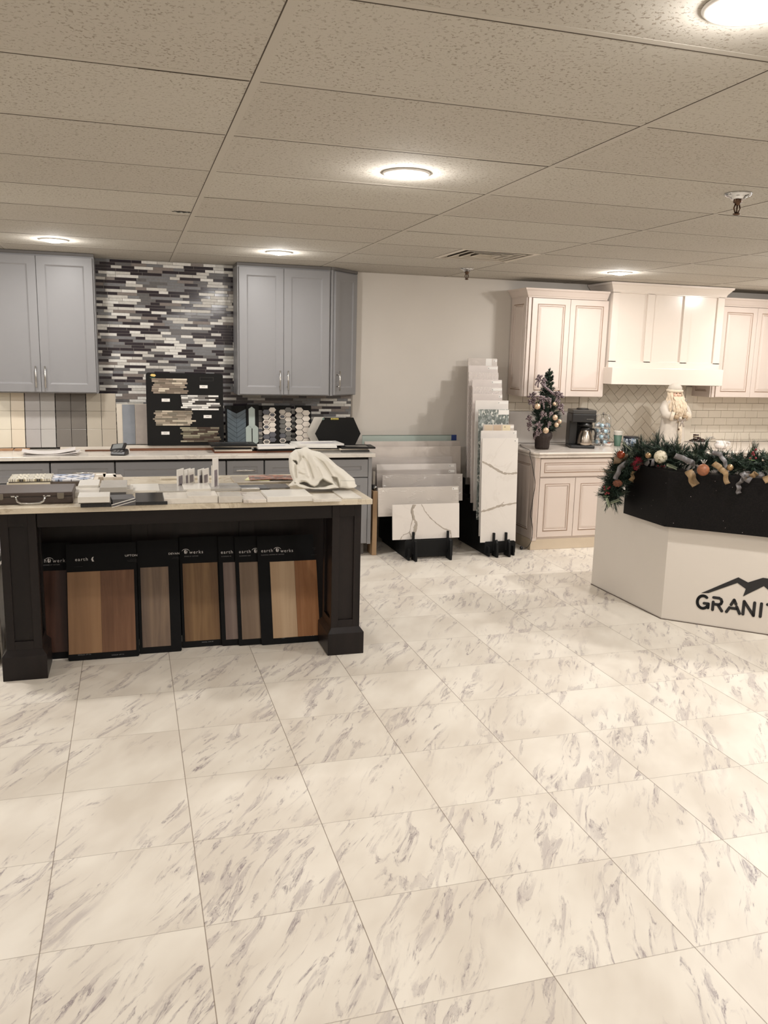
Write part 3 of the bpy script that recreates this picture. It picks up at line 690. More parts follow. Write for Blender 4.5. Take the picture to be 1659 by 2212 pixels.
# paper stack and card reader
PAP = plain('white_paper', (216, 210, 206), 0.6, var=0.01)
for i, (rz, dx, l) in enumerate(((0.03, 0, 'lowest white tile sheet in the loose pile on the left of the back worktop'), (-0.05, 0.02, 'middle white tile sheet in the loose pile on the left of the back worktop'), (0.07, -0.01, 'top curled white sheet of the loose pile on the left of the back worktop'))):
    m = MB(); n = 10
    vs = []
    for a in range(n + 1):
        xx = -0.19 + 0.38 * a / n; zz = 0.006 * i + (0.010 * abs(a / n - 0.45) ** 2 * 4 * (i + 0.4))
        vs += [(xx, -0.10, zz), (xx, 0.10, zz)]
    vs += [(a_, b_, c_ + 0.004) for a_, b_, c_ in vs]; k = 2 * (n + 1)
    fs = []
    for a in range(n): fs += [(2 * a, 2 * a + 1, 2 * a + 3, 2 * a + 2), (k + 2 * a, k + 2 * a + 2, k + 2 * a + 3, k + 2 * a + 1), (2 * a, 2 * a + 2, k + 2 * a + 2, k + 2 * a), (2 * a + 1, k + 2 * a + 1, k + 2 * a + 3, 2 * a + 3)]
    fs += [(0, k, k + 1, 1), (2 * n, 2 * n + 1, k + 2 * n + 1, k + 2 * n)]
    m.add(vs, fs); o = m.build('paper_sheet', PAP); o.location = (-0.60 + dx, 6.86, ZC + 0.001); o.rotation_euler = (0, 0, rz); tag(o, l, 'sheet')
o = thing('card_reader', 'black countertop card reader with a tilted display on the back worktop', 'card reader', (-0.09, 6.80, ZC), (0, 0, -0.25))
MB().prism([(-0.075, 0), (0.05, 0), (0.05, 0.03), (0.02, 0.045), (-0.06, 0.028), (-0.075, 0.012)], -0.055, 0.055, 'X').build('body', BLKP, o, 0.006)
m = MB(); m.xf = Matrix.Translation((-0.02, 0.02, 0.042)) @ Matrix.Rotation(R(30), 4, 'X') @ Matrix.Rotation(R(-8), 4, 'Y'); m.box(-0.055, 0.06, -0.03, 0.05, 0, 0.018); sc_ = m.build('display', BLKP, o, 0.004)
m = MB(); m.xf = Matrix.Translation((-0.02, 0.02, 0.042)) @ Matrix.Rotation(R(30), 4, 'X') @ Matrix.Rotation(R(-8), 4, 'Y'); m.box(-0.04, 0.04, -0.018, 0.04, 0.018, 0.0188); m.build('screen', plain('grey_lcd', (120, 122, 120), 0.2), sc_)
m = MB()
for a in range(3):
    for b_ in range(3): m.box(-0.035 + a * 0.025, -0.018 + a * 0.025, -0.065 + b_ * 0.014, -0.056 + b_ * 0.014, 0.028 + b_ * 0.003, 0.034 + b_ * 0.003)
m.build('keys', plain('grey_keys', (110, 108, 106), 0.5), o)
# ================================================================== THE DARK ISLAND
ESP = wood('espresso_stained_wood', (33, 27, 26), (22, 18, 18), 0.6, 0.38, 'Z'); ESPX = wood('espresso_stained_wood_rail', (32, 26, 25), (21, 17, 17), 0.6, 0.38, 'X')
CREAMQ = stone('cream_speckled_quartz', (205, 194, 174), (150, 132, 108), 9.0, 0.05, 0.22, 0.5, cloud=0.05, speck=0.35)
IX0, IX1, IYF, IYB, IT = -0.66, 1.265, 4.395, 5.42, 0.905
o = thing('display_island', 'dark espresso-stained island cabinet on two square corner posts, holding flooring boards underneath', 'island', ((IX0 + IX1) / 2, 4.9, 0)); ox = (IX0 + IX1) / 2
def post(xa, xb, inner):
    m = MB(); x0, x1 = xa - ox, xb - ox; ya, yb = 4.432 - 4.9, 4.70 - 4.9
    # plinth with chamfered top
    p = [(x0, ya), (x1, ya), (x1, yb), (x0, yb)]
    m.box(x0, x1, ya, yb, 0, 0.128)
    c = 0.022
    m.add([(x0, ya, .128), (x1, ya, .128), (x1, yb, .128), (x0, yb, .128), (x0 + c, ya + c, .158), (x1 - c, ya + c, .158), (x1 - c, yb - c, .158), (x0 + c, yb - c, .158)], [(i, (i + 1) % 4, 4 + (i + 1) % 4, 4 + i) for i in range(4)] + [(4, 5, 6, 7)])
    pl = m.build('post_plinth', ESP, o, 0.002)
    s = MB(); a, b, y0, y1 = x0 + c, x1 - c, ya + c, yb - c; e = 0.012; z1 = 0.872
    s.box(a + e, b - e, y0 + e, y1 - e, 0.150, z1)
    st = 0.040
    for (u0, u1) in ((a, a + st), (b - st, b)):
        s.box(u0, u1, y0, y0 + e, 0.150, z1); s.box(u0, u1, y1 - e, y1, 0.150, z1)
    for (w0, w1) in ((0.150, 0.20), (0.80, z1)):
        s.box(a + st, b - st, y0, y0 + e, w0, w1); s.box(a + st, b - st, y1 - e, y1, w0, w1)
        s.box(a, a + e, y0 + st, y1 - st, w0, w1); s.box(b - e, b, y0 + st, y1 - st, w0, w1)
    for (v0, v1) in ((y0 + e, y0 + st), (y1 - st, y1 - e)):
        s.box(a, a + e, v0, v1, 0.150, z1); s.box(b - e, b, v0, v1, 0.150, z1)
    s.build('corner_post', ESP, o, 0.0012)
post(-0.666, -0.452, 1); post(1.03, 1.24, -1)
MB().box(-0.47 - ox, 1.055 - ox, 4.462 - 4.9, 4.49 - 4.9, 0.792, 0.874).build('apron', ESPX, o, 0.0015)
m = MB(); m.box(-0.64 - ox, 1.22 - ox, 4.97 - 4.9, 5.38 - 4.9, 0.0, 0.874)
m.build('cabinet_body', ESP, o, 0.002)
m = MB()
for xs in (-0.64, -0.02, 0.60, 1.13): m.box(xs - ox, xs + 0.09 - ox, 4.958 - 4.9, 4.97 - 4.9, 0.0, 0.874)
m.box(-0.55 - ox, 1.13 - ox, 4.958 - 4.9, 4.97 - 4.9, 0.80, 0.874); m.build('back_panel_stiles', ESP, o, 0.001)
m = MB()
for xs in (-0.645, 1.195): m.box(xs - ox, xs + 0.022 - ox, 4.68 - 4.9, 4.97 - 4.9, 0.60 if 0 else 0.79, 0.874)
m.build('side_rail', ESPX, o, 0.001)
o = MB().box(IX0, IX1, IYF, IYB, 0.875, IT).build('island_worktop', CREAMQ, bevel=0.003)
tag(o, 'cream speckled quartz worktop on the dark island, covered in tile samples', 'worktop')

# ---- flooring boards leaning under the island
BLKC = plain('black_card', (9, 9, 10), 0.6, 0.0, 0.15, var=0.03); WINK = plain('white_print', (205, 202, 200), 0.6); DINK = plain('dim_print', (120, 118, 118), 0.6)
def lw(name, a, b, s=1.0): return wood(name, a, b, s, 0.42, 'Z')
ANG = 0.30
def arc_logo(parent, x, z, r=0.016):
    m = MB(); n = 14
    pts = [(x + r * 1.45 * math.cos(a), z + r * 1.1 * math.sin(a)) for a in [R(18) + R(138) * i / n for i in range(n + 1)]]
    for (a, b), (c, d) in zip(pts[:-1], pts[1:]):
        m.add([(a, -0.0012, b), (c, -0.0012, d), (c * 1.0, -0.0012, d - 0.0028), (a, -0.0012, b - 0.0028)], [(0, 1, 2, 3)])
    m.prism([(x - r * .55, z), (x - r * .5, z + r * .5), (x - r * .05, z + r * .8), (x + r * .15, z + r * .35), (x - r * .1, z + r * .05), (x + r * .25, z - r * .15), (x - r * .1, z - r * .75), (x - r * .45, z - r * .5)], -0.0013, -0.0002, 'Y')
    m.prism([(x + r * .35, z + r * .7), (x + r * .62, z + r * .2), (x + r * .5, z - r * .4), (x + r * .15, z - r * .8), (x + r * .32, z - r * .1)], -0.0013, -0.0002, 'Y')
    return m.build('printed_logo', WINK, parent)
def flooring_board(label, pxl, pxr, y0, planks, pb=1405, h=0.64, rz=0.0):
    xa, _ = LS(pxl, pb, y0, 0.0, ANG); xb, _ = LS(pxr, pb, y0, 0.0, ANG)
    o = lean_obj('flooring_sample_board', label, 'sample board', xa, y0, 0.002, ANG)
    poly = [(0.006, 0), (xb - xa - 0.006, 0), (xb - xa, 0.006), (xb - xa, h), (0, h), (0, 0.006)]
    MB().prism(poly, 0, 0.008, 'Y').build('card', BLKC, o, 0.0008)
    for (a, b, z0, z1, m) in planks:
        a_, _ = LS(a, 1330, y0, 0, ANG); b_, _ = LS(b, 1330, y0, 0, ANG)
        MB().box(a_ - xa, b_ - xa, -0.003, 0.0003, z0, z1).build('plank_swatch', m, o, 0.0004)
    return o, xa, (lambda px, py: (LS(px, py, y0, 0.0, ANG)[0] - xa, LS(px, py, y0, 0.0, ANG)[1]))
Z0, Z1 = 0.035, 0.485
dkb = lw('dark_walnut_plank', (74, 46, 34), (46, 28, 22)); oak = lw('honey_oak_plank', (148, 114, 82), (126, 94, 66), 0.5); mid = lw('mid_brown_plank', (122, 88, 64), (94, 64, 45))
gry = lw('greyed_oak_plank', (124, 104, 86), (86, 72, 64)); rus = lw('rustic_oak_plank', (126, 98, 66), (92, 66, 42)); lil = lw('lilac_grey_plank', (122, 106, 98), (96, 80, 74)); tau = lw('taupe_plank', (130, 110, 92), (106, 88, 72), 0.6)
lgt = lw('pale_oak_plank', (184, 158, 128), (160, 132, 102), 0.5); ora = lw('amber_oak_plank', (158, 112, 74), (128, 84, 50))
def word(o, f, px, py, txt, size, m=WINK, sp=1.25, squash=1.0, al='LEFT'):
    x, z = f(px, py); return lettering('printed_text', txt, size, m, o, (x, -0.0012, z), spacing=sp, squash=squash, align=al)
o, xa, f = flooring_board('black flooring sample board with a dark walnut plank, leftmost under the island', 60, 160, 4.715, [(66, 146, Z0, Z1, dkb)])
word(o, f, 95, 1216, 'h', 0.028); x_, z_ = f(106, 1212); arc_logo(o, x_, z_); word(o, f, 114, 1216, 'werks', 0.028, squash=0.95); word(o, f, 92, 1223, 'INSPIRED BY NATURE', 0.0085, DINK, 1.1)
o, xa, f = flooring_board('black flooring sample board with honey oak and mid brown planks marked UPTON', 147, 301, 4.66, [(147, 219, Z0, Z1, oak), (219.3, 292, Z0, Z1, mid)])
word(o, f, 162, 1213, 'earth', 0.026); x_, z_ = f(200, 1209); m = MB(); m.prism([(x_ - .007, z_), (x_ - .002, z_ + .012), (x_ + .006, z_ + .014), (x_ + .002, z_ + .004), (x_ + .004, z_ - .006), (x_ + .008, z_ - .012), (x_ - .002, z_ - .012)], -0.0013, -0.0002, 'Y'); m.build('printed_logo', WINK, o)
word(o, f, 297, 1202, 'UPTON', 0.0155, sp=1.05, squash=1.25, al='RIGHT')
for q in range(4): word(o, f, 297, 1208 + 2.2 * q, ['___________________', '__________________________', '_________________________', '____'][q], 0.0042, DINK, 1.0, 1.0, 'RIGHT')
word(o, f, 160, 1225, '______________________', 0.004, DINK, 1.0)
for a in (168, 241): word(o, f, a, 1417, 'VERSAILLES  UPT 712' if a == 168 else 'WINDSOR  UPT 714', 0.0075, DINK, 1.0)
o, xa, f = flooring_board('black flooring sample board with one greyed oak plank, marked DEVAN', 302, 393, 4.69, [(306, 367, Z0, Z1, gry)])
word(o, f, 388, 1198, 'DEVAN', 0.0155, sp=1.05, squash=1.2, al='RIGHT')
for q in range(3): word(o, f, 388, 1204 + 2.2 * q, ['__________________', '____________________', '____'][q], 0.0042, DINK, 1.0, 1.0, 'RIGHT')
o, xa, f = flooring_board('black flooring sample board with a knotty rustic oak plank, right of the one marked DEVAN', 395, 482, 4.74, [(398, 474, Z0, Z1, rus)])
x_, z_ = f(401, 1193); arc_logo(o, x_, z_); word(o, f, 409, 1197, 'werks', 0.027); word(o, f, 398, 1204, 'SPIRED BY NATURE', 0.0085, DINK, 1.1)
word(o, f, 436, 1389, 'PARKHILL  DVN 107', 0.0075, DINK, 1.0)
o, xa, f = flooring_board('narrow visible black flooring board with a lilac-grey plank', 480, 525, 4.722, [(486, 522, Z0, Z1, lil)], pb=1398)
word(o, f, 477, 1197, 'earth', 0.027); word(o, f, 478, 1204, 'FLOORING IN', 0.0085, DINK, 1.1)
o, xa, f = flooring_board('narrow visible black flooring board with a taupe plank, between the lilac-grey and the pale oak boards', 516, 572, 4.705, [(521, 570, Z0, Z1, tau)], pb=1396)
word(o, f, 516, 1196, 'earth', 0.027); x_, z_ = f(552, 1191); arc_logo(o, x_, z_); word(o, f, 517, 1203, 'FLOORING INSP', 0.0085, DINK, 1.1)
o, xa, f = flooring_board('black flooring sample board with a pale oak and an amber oak plank, rightmost under the island', 565, 689, 4.685, [(588, 641, Z0, Z1, lgt), (641.3, 689, Z0, Z1, ora)], pb=1392)
word(o, f, 564, 1194, 'earth', 0.027); x_, z_ = f(599, 1189); arc_logo(o, x_, z_); word(o, f, 606, 1194, 'werks', 0.027, squash=0.95); word(o, f, 564, 1201, 'FLOORING INSPIRED BY NATURE', 0.0085, DINK, 1.1)
for q in range(2): word(o, f, 682, 1184 + 3 * q, ['__________', '_______'][q], 0.0042, DINK, 1.0, 1.0, 'RIGHT')
word(o, f, 684, 1199, '_______________', 0.0045, DINK, 1.0, 1.0, 'RIGHT')
word(o, f, 608, 1380, 'CREST', 0.008, DINK, 1.0); word(o, f, 661, 1375, 'PARK PLACE', 0.009, WINK, 1.0)

# slabs leaning left of the island
MARB = stone('grey_veined_marble_sample', (176, 168, 158), (110, 100, 92), 6.0, 0.05, 0.3)
for i, (xx, lab_, mt) in enumerate(((-0.69, 'grey veined slab edge on the floor behind the left island post', MARB), (-0.72, 'dark slab edge on the floor, outermost left behind the island post', plain('dark_slab_edge', (74, 70, 62), 0.5)))):
    o = MB().box(-0.006, 0.006, -0.28, 0.28, 0, 0.50).build('floor_slab_sample', mt, bevel=0.002); o.location = (xx - 0.02, 5.02 - 0.05 * i, 0.0); o.rotation_euler = (0, -0.02, 0); tag(o, lab_, 'sample slab')

# ---- things on the island
Z = IT + 0.0004
def block(name, mat, pl, pr_, ptop, pbot, pback, label, z=Z, cat='tile sample', skew=0.0, bev=0.002, dx=0.0):
    """a sample block whose front face is seen between these picture columns and rows"""
    pm = (pl + pr_) / 2; yf = PZ(pm, pbot, z).y; zt = PY(pm, ptop, yf).z; yb = PZ(pm, pback, zt).y
    xa, xb = PY(pl, pbot, yf).x, PY(pr_, pbot, yf).x
    o = MB().box(-(xb - xa) / 2, (xb - xa) / 2, 0, max(0.05, yb - yf), 0, max(0.006, zt - z)).build(name, mat, None, bev)
    o.location = ((xa + xb) / 2 + dx, yf, z); o.rotation_euler = (0, 0, skew); tag(o, label, cat); return o, zt, yf, yb
WM = [stone('white_marble_sample', (218, 212, 202), (180, 170, 160), 5.0, 0.03, 0.16, 0.6), stone('bright_white_sample', (224, 220, 212), (205, 198, 190), 3.0, 0.02, 0.2, 0.3),
      stone('cloudy_white_sample', (204, 198, 188), (170, 160, 150), 6.0, 0.05, 0.14, 0.6), stone('grey_quartz_sample', (178, 174, 168), (160, 155, 148), 8.0, 0.05, 0.2, 0.4)]
VN = stone('calacatta_sample', (220, 212, 202), (140, 126, 116), 5.0, 0.035, 0.18, 1.0)
BG = plain('black_granite_sample', (28, 29, 33), 0.18, var=0.1, scale=60); DG = plain('dark_grey_sample', (78, 77, 79), 0.35)
IP = 'row of slab samples along the front of the island'
block('tile_sample', BG, 174, 241, 1088, 1096, 1084, 'black granite sample under the white tile at the very front edge of the island')
_, zt, yf, yb = block('tile_sample', plain('grey_backer_slab', (120, 116, 110), 0.4), 170, 240, 1083.5, 1088, 1075, 'thin grey slab between the front black granite and the white tile', z=Z + 0.018)
block('tile_sample', WM[1], 168, 237, 1073, 1086, 1063, 'white tile sample on the black granite beside the briefcase corner', z=zt + 0.0006)
block('tile_sample', WM[2], 160, 215, 1063, 1074, 1050, 'pale rough-edged sample leaning low right against the briefcase', dx=-0.0)
block('tile_sample', WM[1], 169, 214, 1048, 1064, 1036, 'bright white tile block behind the front white tile')
_, zt, yf, yb = block('tile_sample', DG, 225, 272, 1064, 1071, 1052, 'dark slab carrying the grey quartz block')
block('tile_sample', WM[3], 216, 275, 1052.5, 1064, 1037, 'grey quartz block, highest of the stones beside the briefcase', z=zt + 0.0006)
block('tile_sample', WM[2], 272, 288, 1057, 1068, 1048, 'small white stone peeking out right of the grey quartz block')
o, zt, yf, yb = block('tile_sample', DG, 243, 294, 1078, 1093, 1068, 'dark grey sample with two white stripes on the front of the island', skew=0.12)
m = MB(); hh_ = zt - Z
m.xf = Matrix.Rotation(-0.25, 4, 'Y')
m.box(-0.06, 0.06, -0.001, 0.001, hh_ * 0.6, hh_ * 0.6 + 0.004); m.box(-0.06, 0.06, -0.001, 0.001, hh_ * 0.25, hh_ * 0.25 + 0.003); m.build('white_stripes', LABM, o)
block('tile_sample', BG, 293, 362, 1084, 1091, 1064, 'large black polished granite sample lying on the front of the island')
block('tile_sample', WM[1], 282, 345, 1059, 1064, 1045, 'white tile lying behind the large black granite sample', bev=0.001)
block('tile_sample', WM[0], 355, 417, 1077, 1088.5, 1063, 'white marble tile right of the large black granite sample')
block('tile_sample', WM[3], 338, 404, 1060.5, 1064, 1045, 'pale grey tile behind the white marble tile', bev=0.001)
block('tile_sample', WM[0], 406, 471, 1071, 1087, 1061, 'thick white slab sample below the group of upright cards')
block('tile_sample', WM[1], 397, 461, 1056, 1062, 1043.5, 'polished white tile just in front of the upright cards', bev=0.001)
block('tile_sample', WM[2], 472, 524, 1072, 1086, 1062, 'cloudy white slab sample right of the thick white one')
block('tile_sample', WM[3], 456, 521, 1055, 1061, 1043.5, 'pale grey polished tile right of the tall upright card', bev=0.001)
block('tile_sample', VN, 526, 576, 1079, 1086.5, 1062, 'white tile with a strong grey vein, in the front row')
block('tile_sample', WM[1], 577, 676, 1072, 1084, 1057, 'widest white tile of the front row, left of the sweatshirt hem')
block('tile_sample', WM[0], 678, 738, 1078, 1084, 1066, 'white tile at the front row half under the sweatshirt hem', bev=0.001)
block('tile_sample', WM[1], 740, 781, 1074.5, 1077.5, 1058, 'thin white tile at the right end of the island under the sleeve cuff', bev=0.0008)
_, zt, _, _ = block('tile_sample', DG, 515, 582, 1055, 1058, 1047, 'thin dark grey glossy sample left of the sweatshirt', bev=0.0008)
block('metal_trim_sample', STEEL, 521, 561, 1055, 1061, 1053.5, 'bright metal trim piece in front of the dark grey glossy samples', cat='trim sample')
block('tile_sample', plain('mid_grey_gloss', (110, 107, 105), 0.2), 577, 626, 1053, 1056, 1045, 'mid grey glossy sample tucked under the left side of the sweatshirt', bev=0.0008)
# upright cards
for px0, px1, pt, pb, lab_ in ((384, 396, 1013, 1047, 'leftmost upright white sample card'), (401, 409, 1013, 1043, 'second upright sample card from the left'), (409, 418, 1013, 1041, 'third upright card, just behind the second'),
                               (431, 438, 1013, 1043, 'fourth upright card, after the gap'), (440, 449, 1012.5, 1042, 'fifth upright card, left of the tall one'), (461, 471, 989.5, 1052, 'tall narrow white upright card, highest of the cards')):
    p = PZ((px0 + px1) / 2, pb + 4, Z); hz = PY(px0, pt, p.y).z - Z
    o = thing('upright_sample_card', lab_ + ' on the island', 'sample card', (p.x, p.y, Z), (0, 0, -0.5), group='upright sample cards')
    wd_ = 0.085 if pt > 1000 else 0.075
    MB().box(-0.003, 0.003, -wd_ / 2, wd_ / 2, 0, hz).build('card', plain('white_card', (222, 218, 212), 0.4, var=0.01), o, 0.001)
    MB().box(0.003, 0.0036, -wd_ / 2 + 0.014, wd_ / 2 - 0.02, 0.01, hz * 0.62).build('photo_print', plain('violet_grey_print', (122, 114, 120), 0.3, var=0.3, scale=30), o)
    if pt < 1000: MB().box(-0.010, -0.004, -wd_ / 2, wd_ / 2 - 0.02, 0, hz * 0.78).build('stand', plain('white_card', (222, 218, 212), 0.4), o, 0.001)
# back row: patterned tile stack, diamond tile, beige samples
t = NT('patterned_cement_tile'); x, y, z = t.xyz(t.obj())
fx = t.M('ABSOLUTE', t.M('SUBTRACT', t.M('FRACT', t.M('DIVIDE', x, 0.09)), 0.5)); fy = t.M('ABSOLUTE', t.M('SUBTRACT', t.M('FRACT', t.M('DIVIDE', y, 0.09)), 0.5))
d1 = t.M('SQRT', t.M('ADD', t.M('MULTIPLY', fx, fx), t.M('MULTIPLY', fy, fy)))
w1 = t.M('SINE', t.M('MULTIPLY', t.M('MULTIPLY', fx, fy), 95.0)); w2 = t.M('SINE', t.M('MULTIPLY', d1, 26.0))
k = t.M('GREATER_THAN', t.M('MULTIPLY', w1, w2), 0.12)
k2 = t.M('LESS_THAN', t.M('ABSOLUTE', t.M('SUBTRACT', d1, 0.33)), 0.03)
cc = t.mix(k, rgb(216, 210, 194), rgb(58, 54, 50)); cc = t.mix(k2, cc, rgb(150, 140, 112))
t.set(color=cc, rough=0.35); PATT = t.m
t = NT('blue_diamond_tile'); x, y, z = t.xyz(t.obj())
a = t.M('DIVIDE', x, 0.135); b = t.M('DIVIDE', y, 0.16)
p1 = t.M('ABSOLUTE', t.M('SUBTRACT', t.M('FRACT', t.M('ADD', a, b)), 0.5)); p2 = t.M('ABSOLUTE', t.M('SUBTRACT', t.M('FRACT', t.M('SUBTRACT', a, b)), 0.5))
ln = t.M('LESS_THAN', t.M('MINIMUM', p1, p2), 0.17)
cc = t.mix(t.M('LESS_THAN', t.M('MAXIMUM', p1, p2), 0.34), rgb(150, 160, 180), rgb(62, 64, 74)); cc = t.mix(ln, cc, rgb(212, 212, 216))
t.set(color=cc, rough=0.25); DIAM = t.m
zz = Z; SX_ = PY(63, 1040, 5.10).x
for i, (w_, d_, th, c_, l_) in enumerate(((0.235, 0.22, 0.012, (170, 160, 142), 'lowest tan tile of the patterned stack behind the briefcase'), (0.228, 0.22, 0.014, (205, 196, 176), 'second tile of the patterned stack, cream edged'), (0.23, 0.215, 0.006, (96, 90, 82), 'thin dark sheet in the patterned tile stack'))):
    o = MB().box(-w_ / 2, w_ / 2, -d_ / 2, d_ / 2, 0, th).build('tile_sample', plain('stack_tile_%d' % i, c_, 0.6, var=0.08), None, 0.0015); o.location = (SX_ + 0.004 * i, 5.17, zz); o.rotation_euler = (0, 0, 0.03 * (-1) ** i); tag(o, l_, 'tile sample'); zz += th + 0.0005
o = MB().box(-0.112, 0.112, -0.11, 0.11, 0, 0.014).build('tile_sample', [PATT], None, 0.0015); o.location = (SX_ + 0.006, 5.17, zz); o.rotation_euler = (0, 0, 0.02); tag(o, 'black and cream patterned cement tile on top of the stack behind the briefcase', 'tile sample')
o = MB().box(-0.12, 0.12, -0.11, 0.11, 0, 0.012).build('tile_sample', DIAM, None, 0.0015); o.location = (PY(156, 1035, 5.16).x, 5.19, Z + 0.0275); o.rotation_euler = (0, 0, 0.0); tag(o, 'blue and white diamond patterned glass tile behind the briefcase', 'tile sample')
o = MB().box(-0.125, 0.125, -0.12, 0.12, 0, 0.027).build('tile_sample', plain('dark_brown_backer', (84, 74, 66), 0.5), None, 0.0015); o.location = (PY(158, 1035, 5.16).x, 5.19, Z); tag(o, 'dark brown board under the blue diamond tile', 'tile sample')
for i, (px, l_, ww, cm) in enumerate(((214, 'beige tile with a white sticker right of the blue diamond tile', 0.075, (176, 164, 148)), (238, 'small cream sample with a white sticker, second right of the blue diamond tile', 0.075, (204, 196, 184)), (256, 'small pale stone at the back, right of the stickered samples', 0.05, (186, 176, 164)))):
    p = PZ(px, 1042, Z); o = thing('tile_sample', l_, 'tile sample', (p.x, p.y, Z), (0, 0, 0.06 * i))
    MB().box(-ww / 2, ww / 2, -0.02, 0.17 - 0.04 * i, 0, 0.035).build('slab', plain('small_sample_%d' % i, cm, 0.45), o, 0.0015)
    if i < 2: MB().box(-ww / 4, ww / 4, 0.07, 0.11, 0.035, 0.0356).build('sticker', LABM, o)
for px0, px1, pt, pb, pk, l_ in ((176, 212, 1037, 1050, 1030, 'beige chipped stone sample in the middle of the heap beside the briefcase'),):
    block('tile_sample', plain('chipped_beige_stone', (188, 178, 164), 0.6, var=0.1), px0, px1, pt, pb, pk, l_)
# long low tray edge across the back
o = box('worktop_strip', plain('cream_strip', (200, 190, 172), 0.35), 0.16, 0.52, 5.25, 5.29, Z, Z + 0.012, bevel=0.002); tag(o, 'long cream strip lying along the back of the island behind the upright cards', 'strip')
# large grey sample with magazine and notepad
p = PZ(570, 1046, Z)
o = MB().box(-0.17, 0.20, 0, 0.26, 0, 0.012).build('tile_sample', stone('greige_large_sample', (168, 158, 144), (140, 130, 118), 6, 0.04, 0.3, 0.5), None, 0.0015); o.location = (p.x, p.y + 0.02, Z); tag(o, 'large greige tile lying under the magazine', 'tile sample')
o = MB().box(-0.13, 0.02, 0.0, 0.13, 0, 0.004).build('notepad', plain('pale_yellow_paper', (216, 212, 166), 0.6), None); o.location = (p.x + 0.02, p.y + 0.05, Z + 0.0125); o.rotation_euler = (0, 0, -0.32); tag(o, 'pale yellow notepad sticking out under the magazine', 'notepad')
t = NT('magazine_cover'); n_ = t.noise(t.mp(t.obj(), (16, 30, 1), (0, 0, 0.4)), 1.0, 4, 0.6, 0.8)
t.set(color=t.ramp(n_, [(0.0, rgb(96, 88, 84)), (0.42, rgb(132, 124, 120)), (0.47, rgb(168, 106, 86)), (0.53, rgb(190, 140, 120)), (0.6, rgb(186, 176, 168)), (0.7, rgb(90, 84, 82))], 'CONSTANT'), rough=0.22)
o = thing('magazine', 'open glossy magazine with orange and grey pictures, left of the sweatshirt', 'magazine', (p.x + 0.07, p.y + 0.14, Z + 0.0170), (0, 0, -0.08))
m = MB(); m.add([(-.14, -.09, 0), (-.02, -.09, .005), (.13, -.08, 0), (-.14, .09, 0), (-.02, .09, .005), (.13, .09, 0), (-.14, -.09, .002), (-.02, -.09, .008), (.13, -.08, .002), (-.14, .09, .002), (-.02, .09, .008), (.13, .09, .002)],
    [(0, 3, 4, 1), (1, 4, 5, 2), (6, 7, 10, 9), (7, 8, 11, 10), (0, 1, 7, 6), (1, 2, 8, 7), (3, 9, 10, 4), (4, 10, 11, 5), (0, 6, 9, 3), (2, 5, 11, 8)]); m.build('pages', t.m, o)
# briefcase
yf = PZ(80, 1089, Z).y; xr = PY(158, 1085, yf).x; zt = PY(80, 1062, yf).z - Z - 0.004
o = thing('briefcase', 'dark brown sample briefcase with a chrome handle lying on the left end of the island', 'case', (xr - 0.245, yf + 0.14, Z))
LEA = plain('dark_brown_leatherette', (66, 54, 48), 0.42, var=0.06, scale=30, bump=0.15)
MB().box(-0.245, 0.245, -0.14, 0.14, 0.0, zt * 0.62).build('base_shell', LEA, o, 0.005)
MB().box(-0.245, 0.245, -0.14, 0.14, zt * 0.64, zt).build('lid', LEA, o, 0.005)
MB().box(-0.243, 0.243, -0.138, 0.138, zt * 0.60, zt * 0.66).build('seam', plain('seam_dark', (30, 26, 24), 0.6), o)
hx = PY(67, 1080, yf).x - (xr - 0.245)
h = MB(); h.tube([(hx - 0.072, -0.142, zt * .72), (hx - 0.066, -0.158, zt * .55), (hx - 0.060, -0.165, zt * .3), (hx - 0.045, -0.168, zt * .17), (hx, -0.169, zt * .14), (hx + 0.045, -0.168, zt * .17), (hx + 0.060, -0.165, zt * .3), (hx + 0.066, -0.158, zt * .55), (hx + 0.072, -0.142, zt * .72)], 0.005, 10)
h.build('handle', CHROME, o)
for q in (-1, 1): MB().box(hx + q * 0.075 - 0.018, hx + q * 0.075 + 0.018, -0.146, -0.140, zt * .64, zt * .78).build('handle_mount', CHROME, o, 0.002)
for cx_ in (PY(131, 1070, yf).x, PY(-1, 1070, yf).x):
    cx_ -= (xr - 0.245); m = MB(); m.prism([(cx_ - .017, zt * .93), (cx_ - .017, zt * .52), (cx_ - .012, zt * .42), (cx_ + .012, zt * .42), (cx_ + .017, zt * .52), (cx_ + .017, zt * .93)], -0.1455, -0.1395, 'Y'); m.build('latch', plain('dull_pewter', (128, 122, 112), 0.35, 0.8), o, 0.0015)
MB().lathe([(0, 0), (0.012, 0), (0.01, 0.004), (0, 0.005)], 16, (-0.12, -0.05, zt)).build('stud', CHROME, o)
